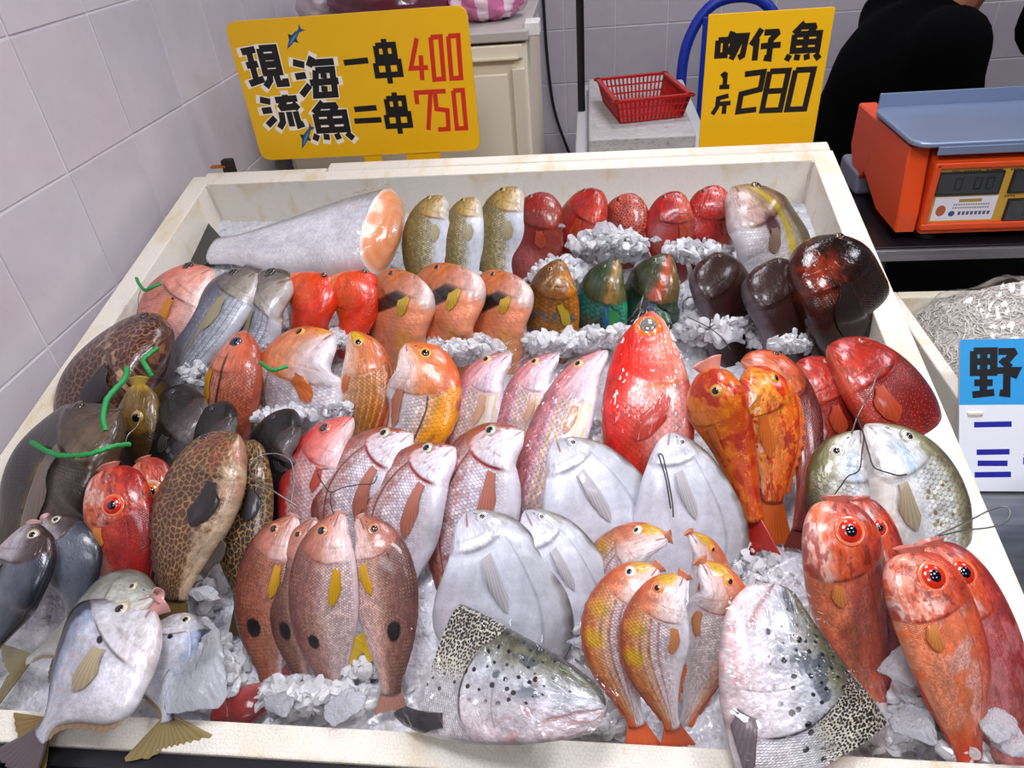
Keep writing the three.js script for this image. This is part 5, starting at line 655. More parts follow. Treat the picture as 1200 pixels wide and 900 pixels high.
// draws characters of [char, x, y, width, height, slant] in the sign's own 0..1000 units
function letter(ctx, list, color, lw, halo) {
  for (const pass of halo ? [1, 0] : [0]) for (const [c, x, y, w, h, sk = 0] of list) {
    ctx.strokeStyle = pass ? halo : color; ctx.lineWidth = pass ? lw + 9 : lw; ctx.lineJoin = 'miter'; ctx.miterLimit = 2; ctx.lineCap = pass ? 'square' : 'butt';
    for (const s of CH[c]) { ctx.beginPath(); for (let i = 0; i < s.length; i += 2) { const X = x + s[i] * w + sk * (1 - s[i + 1]) * h, Y = y + s[i + 1] * h; i ? ctx.lineTo(X, Y) : ctx.moveTo(X, Y); } ctx.stroke(); }
  }
}
function canvasTex(w, h, draw) { const c = document.createElement('canvas'); c.width = w; c.height = h; draw(c.getContext('2d'), w, h); const t = new THREE.CanvasTexture(c); t.colorSpace = THREE.SRGBColorSpace; t.magFilter = THREE.LinearFilter; return t; }
function board(w, h, r, th, tex, edge, parent) {          // rounded board standing on its lower edge's middle, print on the front
  const s = new THREE.Shape(), x = w / 2; s.moveTo(-x + r, 0); s.lineTo(x - r, 0); s.quadraticCurveTo(x, 0, x, r); s.lineTo(x, h - r); s.quadraticCurveTo(x, h, x - r, h); s.lineTo(-x + r, h); s.quadraticCurveTo(-x, h, -x, h - r); s.lineTo(-x, r); s.quadraticCurveTo(-x, 0, -x + r, 0);
  part('board', new THREE.ExtrudeGeometry(s, { depth: th, bevelEnabled: false, curveSegments: 8 }).translate(0, 0, -th), edge, parent);
  const f = new THREE.ShapeGeometry(s, 8), p = f.attributes.position, uv = f.attributes.uv; for (let i = 0; i < p.count; i++) uv.setXY(i, (p.getX(i) + x) / w, p.getY(i) / h);
  part('lettering', f.translate(0, 0, 0.0006), PHY({ map: tex, roughness: 0.42 }), parent);
}
const mYellow = PHY({ color: 0xecb400, roughness: 0.45 });
const yellowBg = (ctx, w, h) => { ctx.fillStyle = '#efb804'; ctx.fillRect(0, 0, w, h); };
{
  const g = thing('price_sign', 'wide rounded yellow price sign reading 400 and 750', 'sign', V(-0.446, 1.054, -1.42));
  const t = canvasTex(1200, 680, (c, w, h) => {
    yellowBg(c, w, h); c.scale(w / 1000, w / 1000);
    c.lineCap = 'round'; // two small blue fishes
    for (const [x, y, k, r] of [[272, 78, 1, -0.75], [226, 478, 1.1, -0.95]]) { c.save(); c.translate(x, y); c.rotate(r); c.scale(k, k); c.fillStyle = '#1d4f86'; c.beginPath(); c.moveTo(-48, 4); c.quadraticCurveTo(0, -22, 44, -2); c.lineTo(66, -12); c.lineTo(56, 4); c.lineTo(64, 20); c.lineTo(40, 6); c.quadraticCurveTo(0, 16, -48, 4); c.fill(); c.fillStyle = '#4a8fb8'; c.beginPath(); c.moveTo(-30, 3); c.quadraticCurveTo(0, -8, 36, 2); c.quadraticCurveTo(0, 8, -30, 3); c.fill(); c.fillStyle = '#1b2f3c'; c.beginPath(); c.moveTo(-6, 8); c.lineTo(4, 26); c.lineTo(14, 6); c.moveTo(-14, -8); c.lineTo(2, -26); c.lineTo(10, -8); c.fill(); c.restore(); }
    letter(c, [['现', 40, 98, 160, 165], ['流', 62, 292, 168, 140], ['海', 246, 150, 178, 165], ['魚', 268, 330, 178, 160]], '#0d0c0c', 27, '#f6efd8');
    letter(c, [['一', 466, 140, 104, 80], ['串', 586, 100, 124, 172], ['二', 462, 346, 120, 88], ['串', 594, 308, 124, 172]], '#0d0c0c', 23);
    letter(c, [[4, 740, 106, 72, 160, .08], [0, 836, 106, 40, 160, .04], [0, 908, 106, 40, 160, .04]], '#d02a16', 19);
    letter(c, [[7, 744, 314, 62, 156, .04], [5, 826, 314, 46, 156, .03], [0, 906, 314, 40, 156, .02]], '#d02a16', 19);
  });
  board(0.456, 0.258, 0.022, 0.006, t, mYellow, g);
  part('foot', bx(0.036, 0.16, 0.005, 0.005, -0.08, -0.004), mYellow, g); part('foot', bx(0.07, 0.16, 0.005, 0.11, -0.082, -0.0045), mYellow, g);
}
{
  const g = thing('price_sign', 'narrow yellow price sign reading 280', 'sign', V(0.309, 0.985, -1.4)); g.rotation.y = -0.03;
  const t = canvasTex(700, 960, (c, w, h) => {
    yellowBg(c, w, h); c.scale(w / 700, w / 700);
    letter(c, [['吻', 66, 90, 160, 160], ['仔', 258, 90, 168, 170], ['魚', 470, 70, 190, 200]], '#15100c', 34);
    letter(c, [[1, 96, 322, 60, 80], ['斤', 62, 450, 110, 110]], '#15100c', 27);
    letter(c, [[2, 222, 325, 108, 225, .08], [8, 366, 325, 108, 225, .08], [0, 514, 325, 104, 225, .08]], '#15100c', 33);
  });
  board(0.208, 0.288, 0.002, 0.005, t, mYellow, g);
}
{
  const g = thing('price_sign', 'blue and white price sign leaning beside the whitebait', 'sign', V(0.68, 0.7295, -0.797)); g.rotation.x = -Math.atan2(0.12, 0.181);
  const t = canvasTex(960, 660, (c, w, h) => {
    c.fillStyle = '#eef0f6'; c.fillRect(0, 0, w, h); c.fillStyle = '#2f9fe0'; c.fillRect(0, 0, w, h * 0.43);
    letter(c, [['野', 52, 44, 175, 200], ['生', 290, 40, 180, 200]], '#0c0d12', 30);
    letter(c, [['一', 60, 340, 150, 60], ['管', 270, 312, 150, 130], ['三', 64, 478, 146, 120], ['管', 262, 474, 150, 130]], '#1b1f9c', 24);
  });
  board(0.32, 0.2172, 0.002, 0.004, t, PHY({ color: 0xe8eaf0, roughness: 0.5 }), g);
}
// ---------------------------------------------------------------- behind the tray
const mCream = PHY({ color: 0xe9dfc8, roughness: 0.5 }), mCream2 = PHY({ color: 0xdfd5bd, roughness: 0.55 });
{
  const g = thing('cream_cabinet', 'cream drawer cabinet behind the wide yellow sign', 'cabinet', V(-0.453, 0, -1.76));
  part('carcass', rbx(0.62, 1.16, 0.48, 0.004, 0, 0.6, -0.25), mCream, g);
  part('top_slab', rbx(0.63, 0.022, 0.5, 0.004, 0, 1.198, -0.25), MAT({ color: 0xb9b4ae, roughness: 0.4 }), g);
  const d = part('drawer', rbx(0.6, 0.03, 0.014, 0.003, 0, 1.166, -0.004), mCream, g); part('drawer_lip', rbx(0.58, 0.006, 0.008, 0.002, 0, 1.153, 0.006), mCream2, d);
  part('door_panel', rbx(0.56, 0.98, 0.012, 0.004, -0.016, 0.63, -0.003), mCream, g); part('side_stile', rbx(0.03, 1.08, 0.014, 0.003, 0.288, 0.59, -0.003), mCream2, g);
  part('end_bracket', rbx(0.035, 0.03, 0.06, 0.004, 0.322, 1.205, -0.06), MAT({ color: 0xe6e4de, roughness: 0.5 }), g);
}
function crumple(w, h, d, k, wr = 0.16) {
  const g = new THREE.SphereGeometry(1, 48, 32), p = g.attributes.position;
  for (let i = 0; i < p.count; i++) { const v = V().fromBufferAttribute(p, i), r = 1 + wr * (Math.abs(fbm(v.x * 2.2 + k, v.y * 2.2 + v.z * 1.7) - 0.5) * 3.2 - 0.4) + 0.05 * (vn(v.x * 9 + k, v.z * 9 + v.y * 6) - 0.5); p.setXYZ(i, v.x * r * w, Math.max(-0.86, v.y * r) * h, v.z * r * d); }
  g.computeVertexNormals(); return g;
}
{
  const stripes = canvasTex(256, 256, (c) => { c.fillStyle = '#d878a8'; c.fillRect(0, 0, 256, 256); c.fillStyle = '#f3dbe6'; for (let i = 0; i < 9; i++) { c.save(); c.translate(i * 29, 0); c.fillRect(0, 0, 12, 256); c.restore(); } });
  top('plastic_bag', crumple(0.1, 0.055, 0.09, 3), PHY({ map: stripes, roughness: 0.35, clearcoat: 0.5 }), 'pink and white striped plastic bag on the cream cabinet', 'bag').position.set(-0.25, 1.256, -1.95);
  top('plastic_bag', crumple(0.16, 0.07, 0.12, 8), PHY({ color: 0x5e1c36, roughness: 0.35, clearcoat: 0.5 }), 'dark maroon plastic bag on the cream cabinet', 'bag').position.set(-0.48, 1.268, -1.95);
  top('plastic_bag', crumple(0.09, 0.06, 0.1, 13), PHY({ color: 0xc9b7bd, roughness: 0.35, clearcoat: 0.5 }), 'pale crumpled plastic bag at the left end of the cream cabinet', 'bag').position.set(-0.67, 1.26, -2.05);
}
top('black_pole', new THREE.CylinderGeometry(0.011, 0.011, 2.8, 14).translate(0, 1.4, 0), MAT({ color: 0x0c0c0e, roughness: 0.4 }), 'thin black upright pole between cabinet and chopping board', 'pole').position.set(-0.026, 0, -2.2);
top('black_cable', tube([atZ(636, -10, -3.085), atZ(642, 75, -3.085), atZ(650, 130, -3.085), atZ(668, 182, -3.085), atZ(700, 260, -3.085)], 0.006, 40, 8), MAT({ color: 0x17151a, roughness: 0.5 }), 'black cable hanging down the tiled back wall', 'cable');
{
  const g = thing('white_table', 'white table under the chopping board', 'table', V(0.13, 0, -2.14));
  const m = MAT({ color: 0xc6c6c8, roughness: 0.5 });
  part('tabletop', rbx(0.34, 0.03, 0.74, 0.006, 0, 0.895, 0), m, g); part('apron', rbx(0.32, 0.12, 0.7, 0.004, 0, 0.82, 0), m, g);
  for (const [x, z] of [[-1, -1], [-1, 1], [1, -1], [1, 1]]) part('leg', rbx(0.035, 0.76, 0.035, 0.004, x * 0.14, 0.38, z * 0.32), m, g);
  const bt = dataTex(128, 256, (u, v) => { const n = fbm(u * 10, v * 20), k = ss(0.8, 0.84, vn(u * 60, v * 160)); const q = 176 + 30 * n - 40 * k; return [q, q - 3, q - 6]; });
  top('chopping_board', metreUV(rbx(0.262, 0.035, 0.62, 0.006, 0.125, 0.9285, -2.115), 2.5), MAT({ map: bt, roughness: 0.55 }), 'scarred pale chopping board under the red basket', 'board');
}
{
  const g = thing('red_basket', 'shallow red plastic basket on the chopping board', 'basket', V(0.137, 0.947, -2.04)); g.rotation.y = 0.18;
  const m = PHY({ color: 0xb3140f, roughness: 0.4 }), w = 0.19, d = 0.25, h = 0.06, k = 0.86;
  part('bottom', rbx(w * k, 0.004, d * k, 0.001, 0, 0.003, 0), m, g);
  const rim = [bx(w + 0.02, 0.006, 0.012, 0, h, d / 2), bx(w + 0.02, 0.006, 0.012, 0, h, -d / 2), bx(0.012, 0.006, d + 0.02, w / 2, h, 0), bx(0.012, 0.006, d + 0.02, -w / 2, h, 0)]; part('rim', mergeGeometries(rim), m, g);
  const bars = (n, a, b) => { const l = []; for (let i = 0; i <= n; i++) { const q = i / n - 0.5; for (const s of [-1, 1]) { const x0 = a ? q * w * k : s * w / 2 * k, x1 = a ? q * w : s * w / 2, z0 = a ? s * d / 2 * k : q * d * k, z1 = a ? s * d / 2 : q * d; l.push(tube([V(x0, 0.004, z0), V(x1, h, z1)], 0.0026, 1, 4)); } } return l; };
  part('side_bars', mergeGeometries([...bars(16, true), ...bars(20, false)]), m, g);
  for (const y of [0.02, 0.04]) { const q = k + (1 - k) * y / h; part('hoop', mergeGeometries([bx(w * q, 0.004, 0.003, 0, y, d / 2 * q), bx(w * q, 0.004, 0.003, 0, y, -d / 2 * q), bx(0.003, 0.004, d * q, w / 2 * q, y, 0), bx(0.003, 0.004, d * q, -w / 2 * q, y, 0)]), m, g); }
}
{
  const g = thing('blue_chair', 'blue plastic chair behind the narrow yellow sign', 'chair', V(0.475, 0, -2.6));
  const m = PHY({ color: 0x1a34a8, roughness: 0.4 });
  const arch = [V(-0.14, 0.46, 0), V(-0.165, 0.75, -0.02), V(-0.15, 1.0, -0.04), V(-0.07, 1.105, -0.05), V(0.07, 1.105, -0.05), V(0.15, 1.0, -0.04), V(0.165, 0.75, -0.02), V(0.14, 0.46, 0)];
  part('back_frame', tube(arch, 0.018, 60, 10), m, g);
  for (let i = 0; i < 5; i++) part('back_slat', rbx(0.018, 0.5, 0.008, 0.003, -0.1 + 0.05 * i, 0.82, -0.025), m, g);
  part('back_rail', rbx(0.3, 0.03, 0.012, 0.004, 0, 0.57, -0.008), m, g);
  part('seat', rbx(0.36, 0.03, 0.36, 0.012, 0, 0.45, 0.17), m, g);
  for (const [x, z] of [[-1, 0.02], [1, 0.02], [-1, 0.33], [1, 0.33]]) part('leg', new THREE.CylinderGeometry(0.02, 0.016, 0.45, 10).translate(x * 0.15, 0.225, z), m, g);
}
// ---------------------------------------------------------------- people
function field(bones, lo, hi, n, mat, ax = 'z') {
  const c = lo.clone().add(hi).multiplyScalar(0.5), S = Math.max(hi.x - lo.x, hi.y - lo.y, hi.z - lo.z) / 2;
  const mc = new MarchingCubes(n, mat, false, false, 200000); mc.isolation = 0;
  const q = V(), ab = V(), ap = V(), k = 0.035;
  for (let z = 0; z < n; z++) for (let y = 0; y < n; y++) for (let x = 0; x < n; x++) {
    q.set(c.x + S * (x - n / 2) / (n / 2), c.y + S * (y - n / 2) / (n / 2), c.z + S * (z - n / 2) / (n / 2)); let d = 9;
    for (const [a, b, ra, rb, fl = 1] of bones) { ab.subVectors(b, a); ap.subVectors(q, a); const t = clamp(ap.dot(ab) / ab.lengthSq()); ap.addScaledVector(ab, -t); if (fl !== 1) ap[ax] /= fl; const e = ap.length() - (ra + (rb - ra) * t); if (d > 8) d = e; else { const h = clamp(0.5 + 0.5 * (d - e) / k); d = d + (e - d) * h - k * h * (1 - h); } }
    mc.field[x + y * n + z * n * n] = -d;
  }
  mc.update();
  const cnt = mc.count, p = new Float32Array(mc.positionArray.slice(0, cnt * 3));
  let g = new THREE.BufferGeometry(); g.setAttribute('position', new THREE.BufferAttribute(p, 3)); g.scale(S, S, S); g.translate(c.x, c.y, c.z);
  g = mergeVertices(g, 1e-4); g.computeVertexNormals(); return g;
}
const mSkin = PHY({ color: 0xa8694a, roughness: 0.55 }), mBlack = PHY({ color: 0x030304, roughness: 1, specularIntensity: 0.15 }), mTrouser = PHY({ color: 0x050507, roughness: 1, specularIntensity: 0.2 }), mHair = MAT({ color: 0x0d0b0a, roughness: 0.7 });
function person(label, j, face = V(0, 0, 1), j2 = false) {
  const ax = Math.abs(face.x) > 0.5 ? 'x' : 'z', yaw = Math.atan2(face.x, face.z), fo = (y, f, x = 0) => V(x, y, f).applyAxisAngle(V(0, 1, 0), yaw);
  const g = thing('person', label, 'person'), pt = (a) => V(...a);
  const P = Object.fromEntries(Object.entries(j).map(([k, v]) => [k, pt(v)])), lerp = (a, b, t) => a.clone().lerp(b, t);
  const all = Object.values(P), lo = V(9, 9, 9), hi = V(-9, -9, -9); for (const p of all) { lo.min(p); hi.max(p); } lo.subScalar(0.22); hi.addScalar(0.22); lo.y = -0.02;
  const hand = (w, e) => { const d = w.clone().sub(e).normalize(), s = V().crossVectors(d, V(0, 1, 0)).normalize(), c = w.clone().addScaledVector(d, 0.045), o = [[w, c, 0.03, 0.036]]; for (let i = 0; i < 4; i++) o.push([c.clone().addScaledVector(s, (i - 1.5) * 0.02), c.clone().addScaledVector(s, (i - 1.5) * 0.023).addScaledVector(d, [0.075, 0.09, 0.085, 0.065][i]).add(V(0, -0.02, 0)), 0.0105, 0.008]); o.push([w.clone().addScaledVector(d, 0.015).addScaledVector(s, 0.03), c.clone().addScaledVector(s, 0.06).addScaledVector(d, 0.01), 0.012, 0.009]); return o; };
  const body = [[P.hip, P.chest, 0.14, 0.15, 0.8], [P.chest, P.neck, 0.13, 0.06], [P.neck, P.head, 0.055, 0.055], [P.head.clone().add(fo(-0.03, 0.015)), P.head.clone().add(fo(0.035, -0.01)), 0.08, 0.095], [P.head.clone().add(fo(-0.01, 0.08)), P.head.clone().add(fo(-0.025, 0.1)), 0.012, 0.016]];
  for (const s of ['l', 'r']) body.push([P.chest, P[s + 'Sh'], 0.1, 0.065], [P[s + 'Sh'], P[s + 'El'], 0.055, 0.042], [P[s + 'El'], P[s + 'Wr'], 0.042, 0.028], ...hand(P[s + 'Wr'], P[s + 'El']), [P.hip, P[s + 'Kn'], 0.1, 0.06], [P[s + 'Kn'], P[s + 'An'], 0.058, 0.038], [P[s + 'An'], P[s + 'An'].clone().add(fo(-0.04, 0.15)), 0.04, 0.03]);
  part('body', field(body, lo, hi, 84, mSkin, ax), mSkin, g);
  const shirt = [[lerp(P.hip, P.chest, 0.1), P.chest, 0.158, 0.168, 0.85], [P.chest, lerp(P.chest, P.neck, 0.75), 0.145, 0.085]];
  for (const s of ['l', 'r']) shirt.push([P.chest, P[s + 'Sh'], 0.115, 0.08], [P[s + 'Sh'], lerp(P[s + 'Sh'], P[s + 'El'], j2 ? 1 : 0.62), 0.074, 0.068]); if (j2) for (const s of ['l', 'r']) shirt.push([P[s + 'El'], lerp(P[s + 'El'], P[s + 'Wr'], 0.92), 0.06, 0.045]);
  part('shirt', field(shirt, lo, hi, 76, mBlack, ax), mBlack, g);
  const tr = [[P.hip, lerp(P.hip, P.chest, 0.12), 0.155, 0.15, 0.85]]; for (const s of ['l', 'r']) tr.push([P.hip, P[s + 'Kn'], 0.118, 0.078], [P[s + 'Kn'], lerp(P[s + 'Kn'], P[s + 'An'], 0.92), 0.074, 0.06]);
  part('trousers', field(tr, lo, hi, 64, mTrouser, ax), mTrouser, g);
  const h = part('hair', new THREE.SphereGeometry(0.112, 24, 16, 0, 6.2832, 0, 1.75), mHair, g); h.position.copy(P.head).add(fo(0.02, -0.022)); h.rotation.order = 'YXZ'; h.rotation.set(-0.35, yaw, 0);
  for (const s of [-1, 1]) { const e = part('eye', ballG, eyeMat([240, 236, 230], 0.2), g); e.scale.setScalar(0.011); e.position.copy(P.head).add(fo(-0.002, 0.088, s * 0.033)); e.rotation.y = yaw; const pu = part('pupil', ballG, eyeMat([30, 20, 14], 0.1), e); pu.scale.setScalar(0.55); pu.position.z = 0.6; }
}
person('person in black T-shirt bending over behind the scale, face out of view', { hip: [0.7, 0.72, -2.1], chest: [0.775, 1.0, -2.02], neck: [0.85, 1.18, -1.99], head: [0.93, 1.31, -1.97], lSh: [0.8, 1.11, -2.18], rSh: [0.815, 1.1, -1.86], lEl: [0.9, 0.9, -2.22], rEl: [0.87, 0.86, -1.83], lWr: [1.0, 0.82, -2.12], rWr: [0.97, 0.8, -1.87], lKn: [1.0, 0.52, -2.2], rKn: [1.0, 0.52, -1.98], lAn: [0.86, 0.08, -2.2], rAn: [0.86, 0.08, -1.98] }, V(1, 0, 0));
person('person in black long sleeves standing at the right photo edge, mostly out of view', { hip: [1.34, 0.9, -2.1], chest: [1.32, 1.22, -2.08], neck: [1.32, 1.46, -2.08], head: [1.32, 1.6, -2.04], lSh: [1.14, 1.36, -2.06], rSh: [1.50, 1.36, -2.08], lEl: [1.10, 1.1, -2.0], rEl: [1.55, 1.1, -2.04], lWr: [1.21, 0.98, -1.82], rWr: [1.49, 0.92, -1.9], lKn: [1.24, 0.48, -2.06], rKn: [1.44, 0.48, -2.06], lAn: [1.24, 0.07, -2.1], rAn: [1.44, 0.07, -2.1] }, V(0, 0, 1), true);
// ---------------------------------------------------------------- weighing counter at the right
{
  const g = thing('weighing_counter', 'dark counter that carries the orange scale', 'counter', V(1.1, 0, -1.43)); const m = MAT({ color: 0x141216, roughness: 0.3 });
  part('worktop', rbx(1.25, 0.02, 0.37, 0.003, 0, 0.89, 0), m, g); part('front_edge', metreUV(rbx(1.25, 0.022, 0.008, 0.002, 0, 0.886, 0.19)), mSteel, g);
  for (const [x, z] of [[-1, -1], [-1, 1], [1, -1], [1, 1]]) part('leg', bx(0.04, 0.88, 0.04, x * 0.58, 0.44, z * 0.15), m, g);
  part('back_panel', bx(1.2, 0.7, 0.02, 0, 0.5, -0.17), m, g);
  top('grey_case', rbx(0.3, 0.05, 0.12, 0.01, 0.69, 0.9255, -1.55), MAT({ color: 0x76798a, roughness: 0.45 }), 'low grey plastic case behind the orange scale', 'case');
}
{
  const g = thing('digital_scale', 'orange electronic scale with steel pan and three dark displays', 'scale', V(0.588, 0.9015, -1.27));
  const mO = PHY({ color: 0xe04a12, roughness: 0.42, clearcoat: 0.3 });
  const s = new THREE.Shape(); s.moveTo(0, 0.02); s.lineTo(0, 0.14); s.lineTo(-0.03, 0.15); s.lineTo(-0.3, 0.15); s.lineTo(-0.3, 0.02); s.lineTo(0, 0.02);
  const shell = new THREE.ExtrudeGeometry(s, { depth: 0.33, bevelEnabled: true, bevelSize: 0.006, bevelThickness: 0.006, bevelSegments: 2 }).rotateY(-Math.PI / 2).translate(0.33, 0, 0);
  part('housing', shell, mO, g);
  part('front_frame', mergeGeometries([rbx(0.342, 0.012, 0.012, 0.004, 0.165, 0.138, 0.006), rbx(0.342, 0.014, 0.014, 0.004, 0.165, 0.028, 0.006), rbx(0.012, 0.12, 0.012, 0.004, -0.001, 0.083, 0.006), rbx(0.012, 0.12, 0.012, 0.004, 0.331, 0.083, 0.006)]), mO, g);
  const panel = canvasTex(1024, 340, (c, w, h) => {
    c.fillStyle = '#c79a2e'; c.fillRect(0, 0, w, h); c.fillStyle = '#e4e3e8'; c.fillRect(12, 175, 330, 150); c.fillStyle = '#4a3a16'; c.font = 'bold 20px sans-serif'; for (const [x, y, n] of [[60, 30, 3], [120, 30, 6], [360, 30, 4], [460, 26, 12], [372, 190, 4], [700, 30, 5]]) for (let i = 0; i < n; i++) c.fillRect(x + i * 15, y - 12, 10, 12 - (i % 3) * 2);
    c.fillStyle = '#b5562a'; c.beginPath(); c.ellipse(56, 262, 26, 34, 0, 0, 7); c.fill(); c.fillStyle = '#2f4468'; c.beginPath(); c.arc(118, 282, 17, 0, 7); c.fill(); c.fillStyle = '#b08a3a'; c.fillRect(140, 192, 120, 20); c.fillStyle = '#7c7c86'; for (let r = 0; r < 2; r++) for (let i = 0; i < 15; i++) c.fillRect(116 + i * 13, 222 + r * 20, 9, 9); c.fillStyle = '#4c5670'; for (let i = 0; i < 8; i++) c.fillRect(152 + i * 22, 270, 15, 22); c.fillStyle = '#8a2a1c'; c.beginPath(); c.arc(242, 24, 9, 0, 7); c.fill(); c.fillRect(258, 16, 60, 15);
    c.fillStyle = '#e8e6e2'; c.fillRect(540, 132, 140, 34); c.fillStyle = '#444'; for (let i = 0; i < 7; i++) c.fillRect(552 + i * 17, 142, 12, 14);
  });
  const pf = new THREE.PlaneGeometry(0.318, 0.1).translate(0.165, 0.0835, 0.0065); part('panel', pf, PHY({ map: panel, roughness: 0.3, clearcoat: 0.4 }), g);
  const lcd = canvasTex(256, 96, (c) => { c.fillStyle = '#3b3d3e'; c.fillRect(0, 0, 256, 96); c.strokeStyle = '#232526'; c.lineWidth = 7; for (const x of [70, 150, 200]) c.strokeRect(x, 22, 26, 52); });
  for (const [x, y, w, h] of [[0.056, 0.106, 0.1, 0.035], [0.176, 0.106, 0.1, 0.035], [0.182, 0.054, 0.1, 0.036]]) { const b = part('display_frame', rbx(w + 0.006, h + 0.006, 0.006, 0.001, x, y, 0.0075), MAT({ color: 0x16171a, roughness: 0.4 }), g); part('display', new THREE.PlaneGeometry(w, h).translate(x, y, 0.0108), PHY({ map: lcd, roughness: 0.15 }), b); }
  const arm = new THREE.Shape(); arm.moveTo(0, 0.05); arm.lineTo(-0.02, 0.16); arm.lineTo(-0.3, 0.16); arm.lineTo(-0.3, 0.08); arm.lineTo(-0.24, 0.02); arm.lineTo(-0.2, 0.06); arm.lineTo(-0.1, 0.02); arm.lineTo(0, 0.02);
  part('side_bracket', new THREE.ExtrudeGeometry(arm, { depth: 0.03, bevelEnabled: true, bevelSize: 0.003, bevelThickness: 0.003, bevelSegments: 1 }).rotateY(-Math.PI / 2).translate(-0.012, 0, 0), mO, g);
  for (const [x, z] of [[0.02, -0.02], [0.31, -0.02], [0.02, -0.28], [0.31, -0.28]]) part('foot', new THREE.CylinderGeometry(0.016, 0.018, 0.022, 14).translate(x, 0.011, z), MAT({ color: 0x111113, roughness: 0.6 }), g);
  const pan = new THREE.Shape(); const a = 0.36, b = 0.215; pan.moveTo(0.03, 0); pan.lineTo(a - 0.03, 0); pan.quadraticCurveTo(a, 0, a, 0.03); pan.lineTo(a, b - 0.03); pan.quadraticCurveTo(a, b, a - 0.03, b); pan.lineTo(0.03, b); pan.quadraticCurveTo(0, b, 0, b - 0.03); pan.lineTo(0, 0.03); pan.quadraticCurveTo(0, 0, 0.03, 0);
  const pg = new THREE.ExtrudeGeometry(pan, { depth: 0.004, bevelEnabled: true, bevelSize: 0.004, bevelThickness: 0.003, bevelSegments: 2 }).rotateX(-Math.PI / 2).translate(-0.045, 0.172, 0.005);
  const mPan = PHY({ color: 0x8c9bb8, roughness: 0.3, metalness: 0.45 });
  part('pan', pg, mPan, g);
  part('pan_back_rim', rbx(0.35, 0.03, 0.004, 0.0015, 0.135, 0.189, -0.212), mPan, g); part('pan_front_rim', rbx(0.3, 0.014, 0.004, 0.0015, 0.14, 0.165, 0.011), mPan, g);
  part('pan_support', rbx(0.12, 0.02, 0.12, 0.004, 0.15, 0.163, -0.15), MAT({ color: 0x1a1a1c, roughness: 0.5 }), g);
}
// ---------------------------------------------------------------- side table with whitebait and seaweed
{
  const g = thing('side_table', 'steel table right of the tray under the whitebait box', 'table', V(1.08, 0, -0.6));
  part('tabletop', metreUV(rbx(1.2, 0.02, 1.2, 0.004, 0, 0.715, -0.02)), mSteel, g);
  for (const [x, z] of [[-1, -1], [-1, 1], [1, -1], [1, 1]]) part('leg', new THREE.CylinderGeometry(0.02, 0.02, 0.705, 12).translate(x * 0.55, 0.3525, z * 0.5), mSteel, g);
}
{
  const g = thing('foam_box', 'white foam box holding the bagged whitebait', 'box', V(0.86, 0.7255, -1.035));
  const w = 0.66, d = 0.36, h = 0.1, t = 0.022;
  part('bottom', metreUV(bx(w, 0.015, d, 0, 0.0075, 0)), mFoam, g);
  part('left_side', metreUV(rbx(t, h, d, 0.003, -w / 2 + t / 2, h / 2, 0)), mFoam, g); part('right_side', metreUV(rbx(t, h, d, 0.003, w / 2 - t / 2, h / 2, 0)), mFoam, g);
  part('back_side', metreUV(rbx(w - 2 * t, h, t, 0.003, 0, h / 2, -d / 2 + t / 2)), mFoam, g); part('front_side', metreUV(rbx(w - 2 * t, h * 0.7, t, 0.003, 0, h * 0.35, d / 2 - t / 2)), mFoam, g);
}
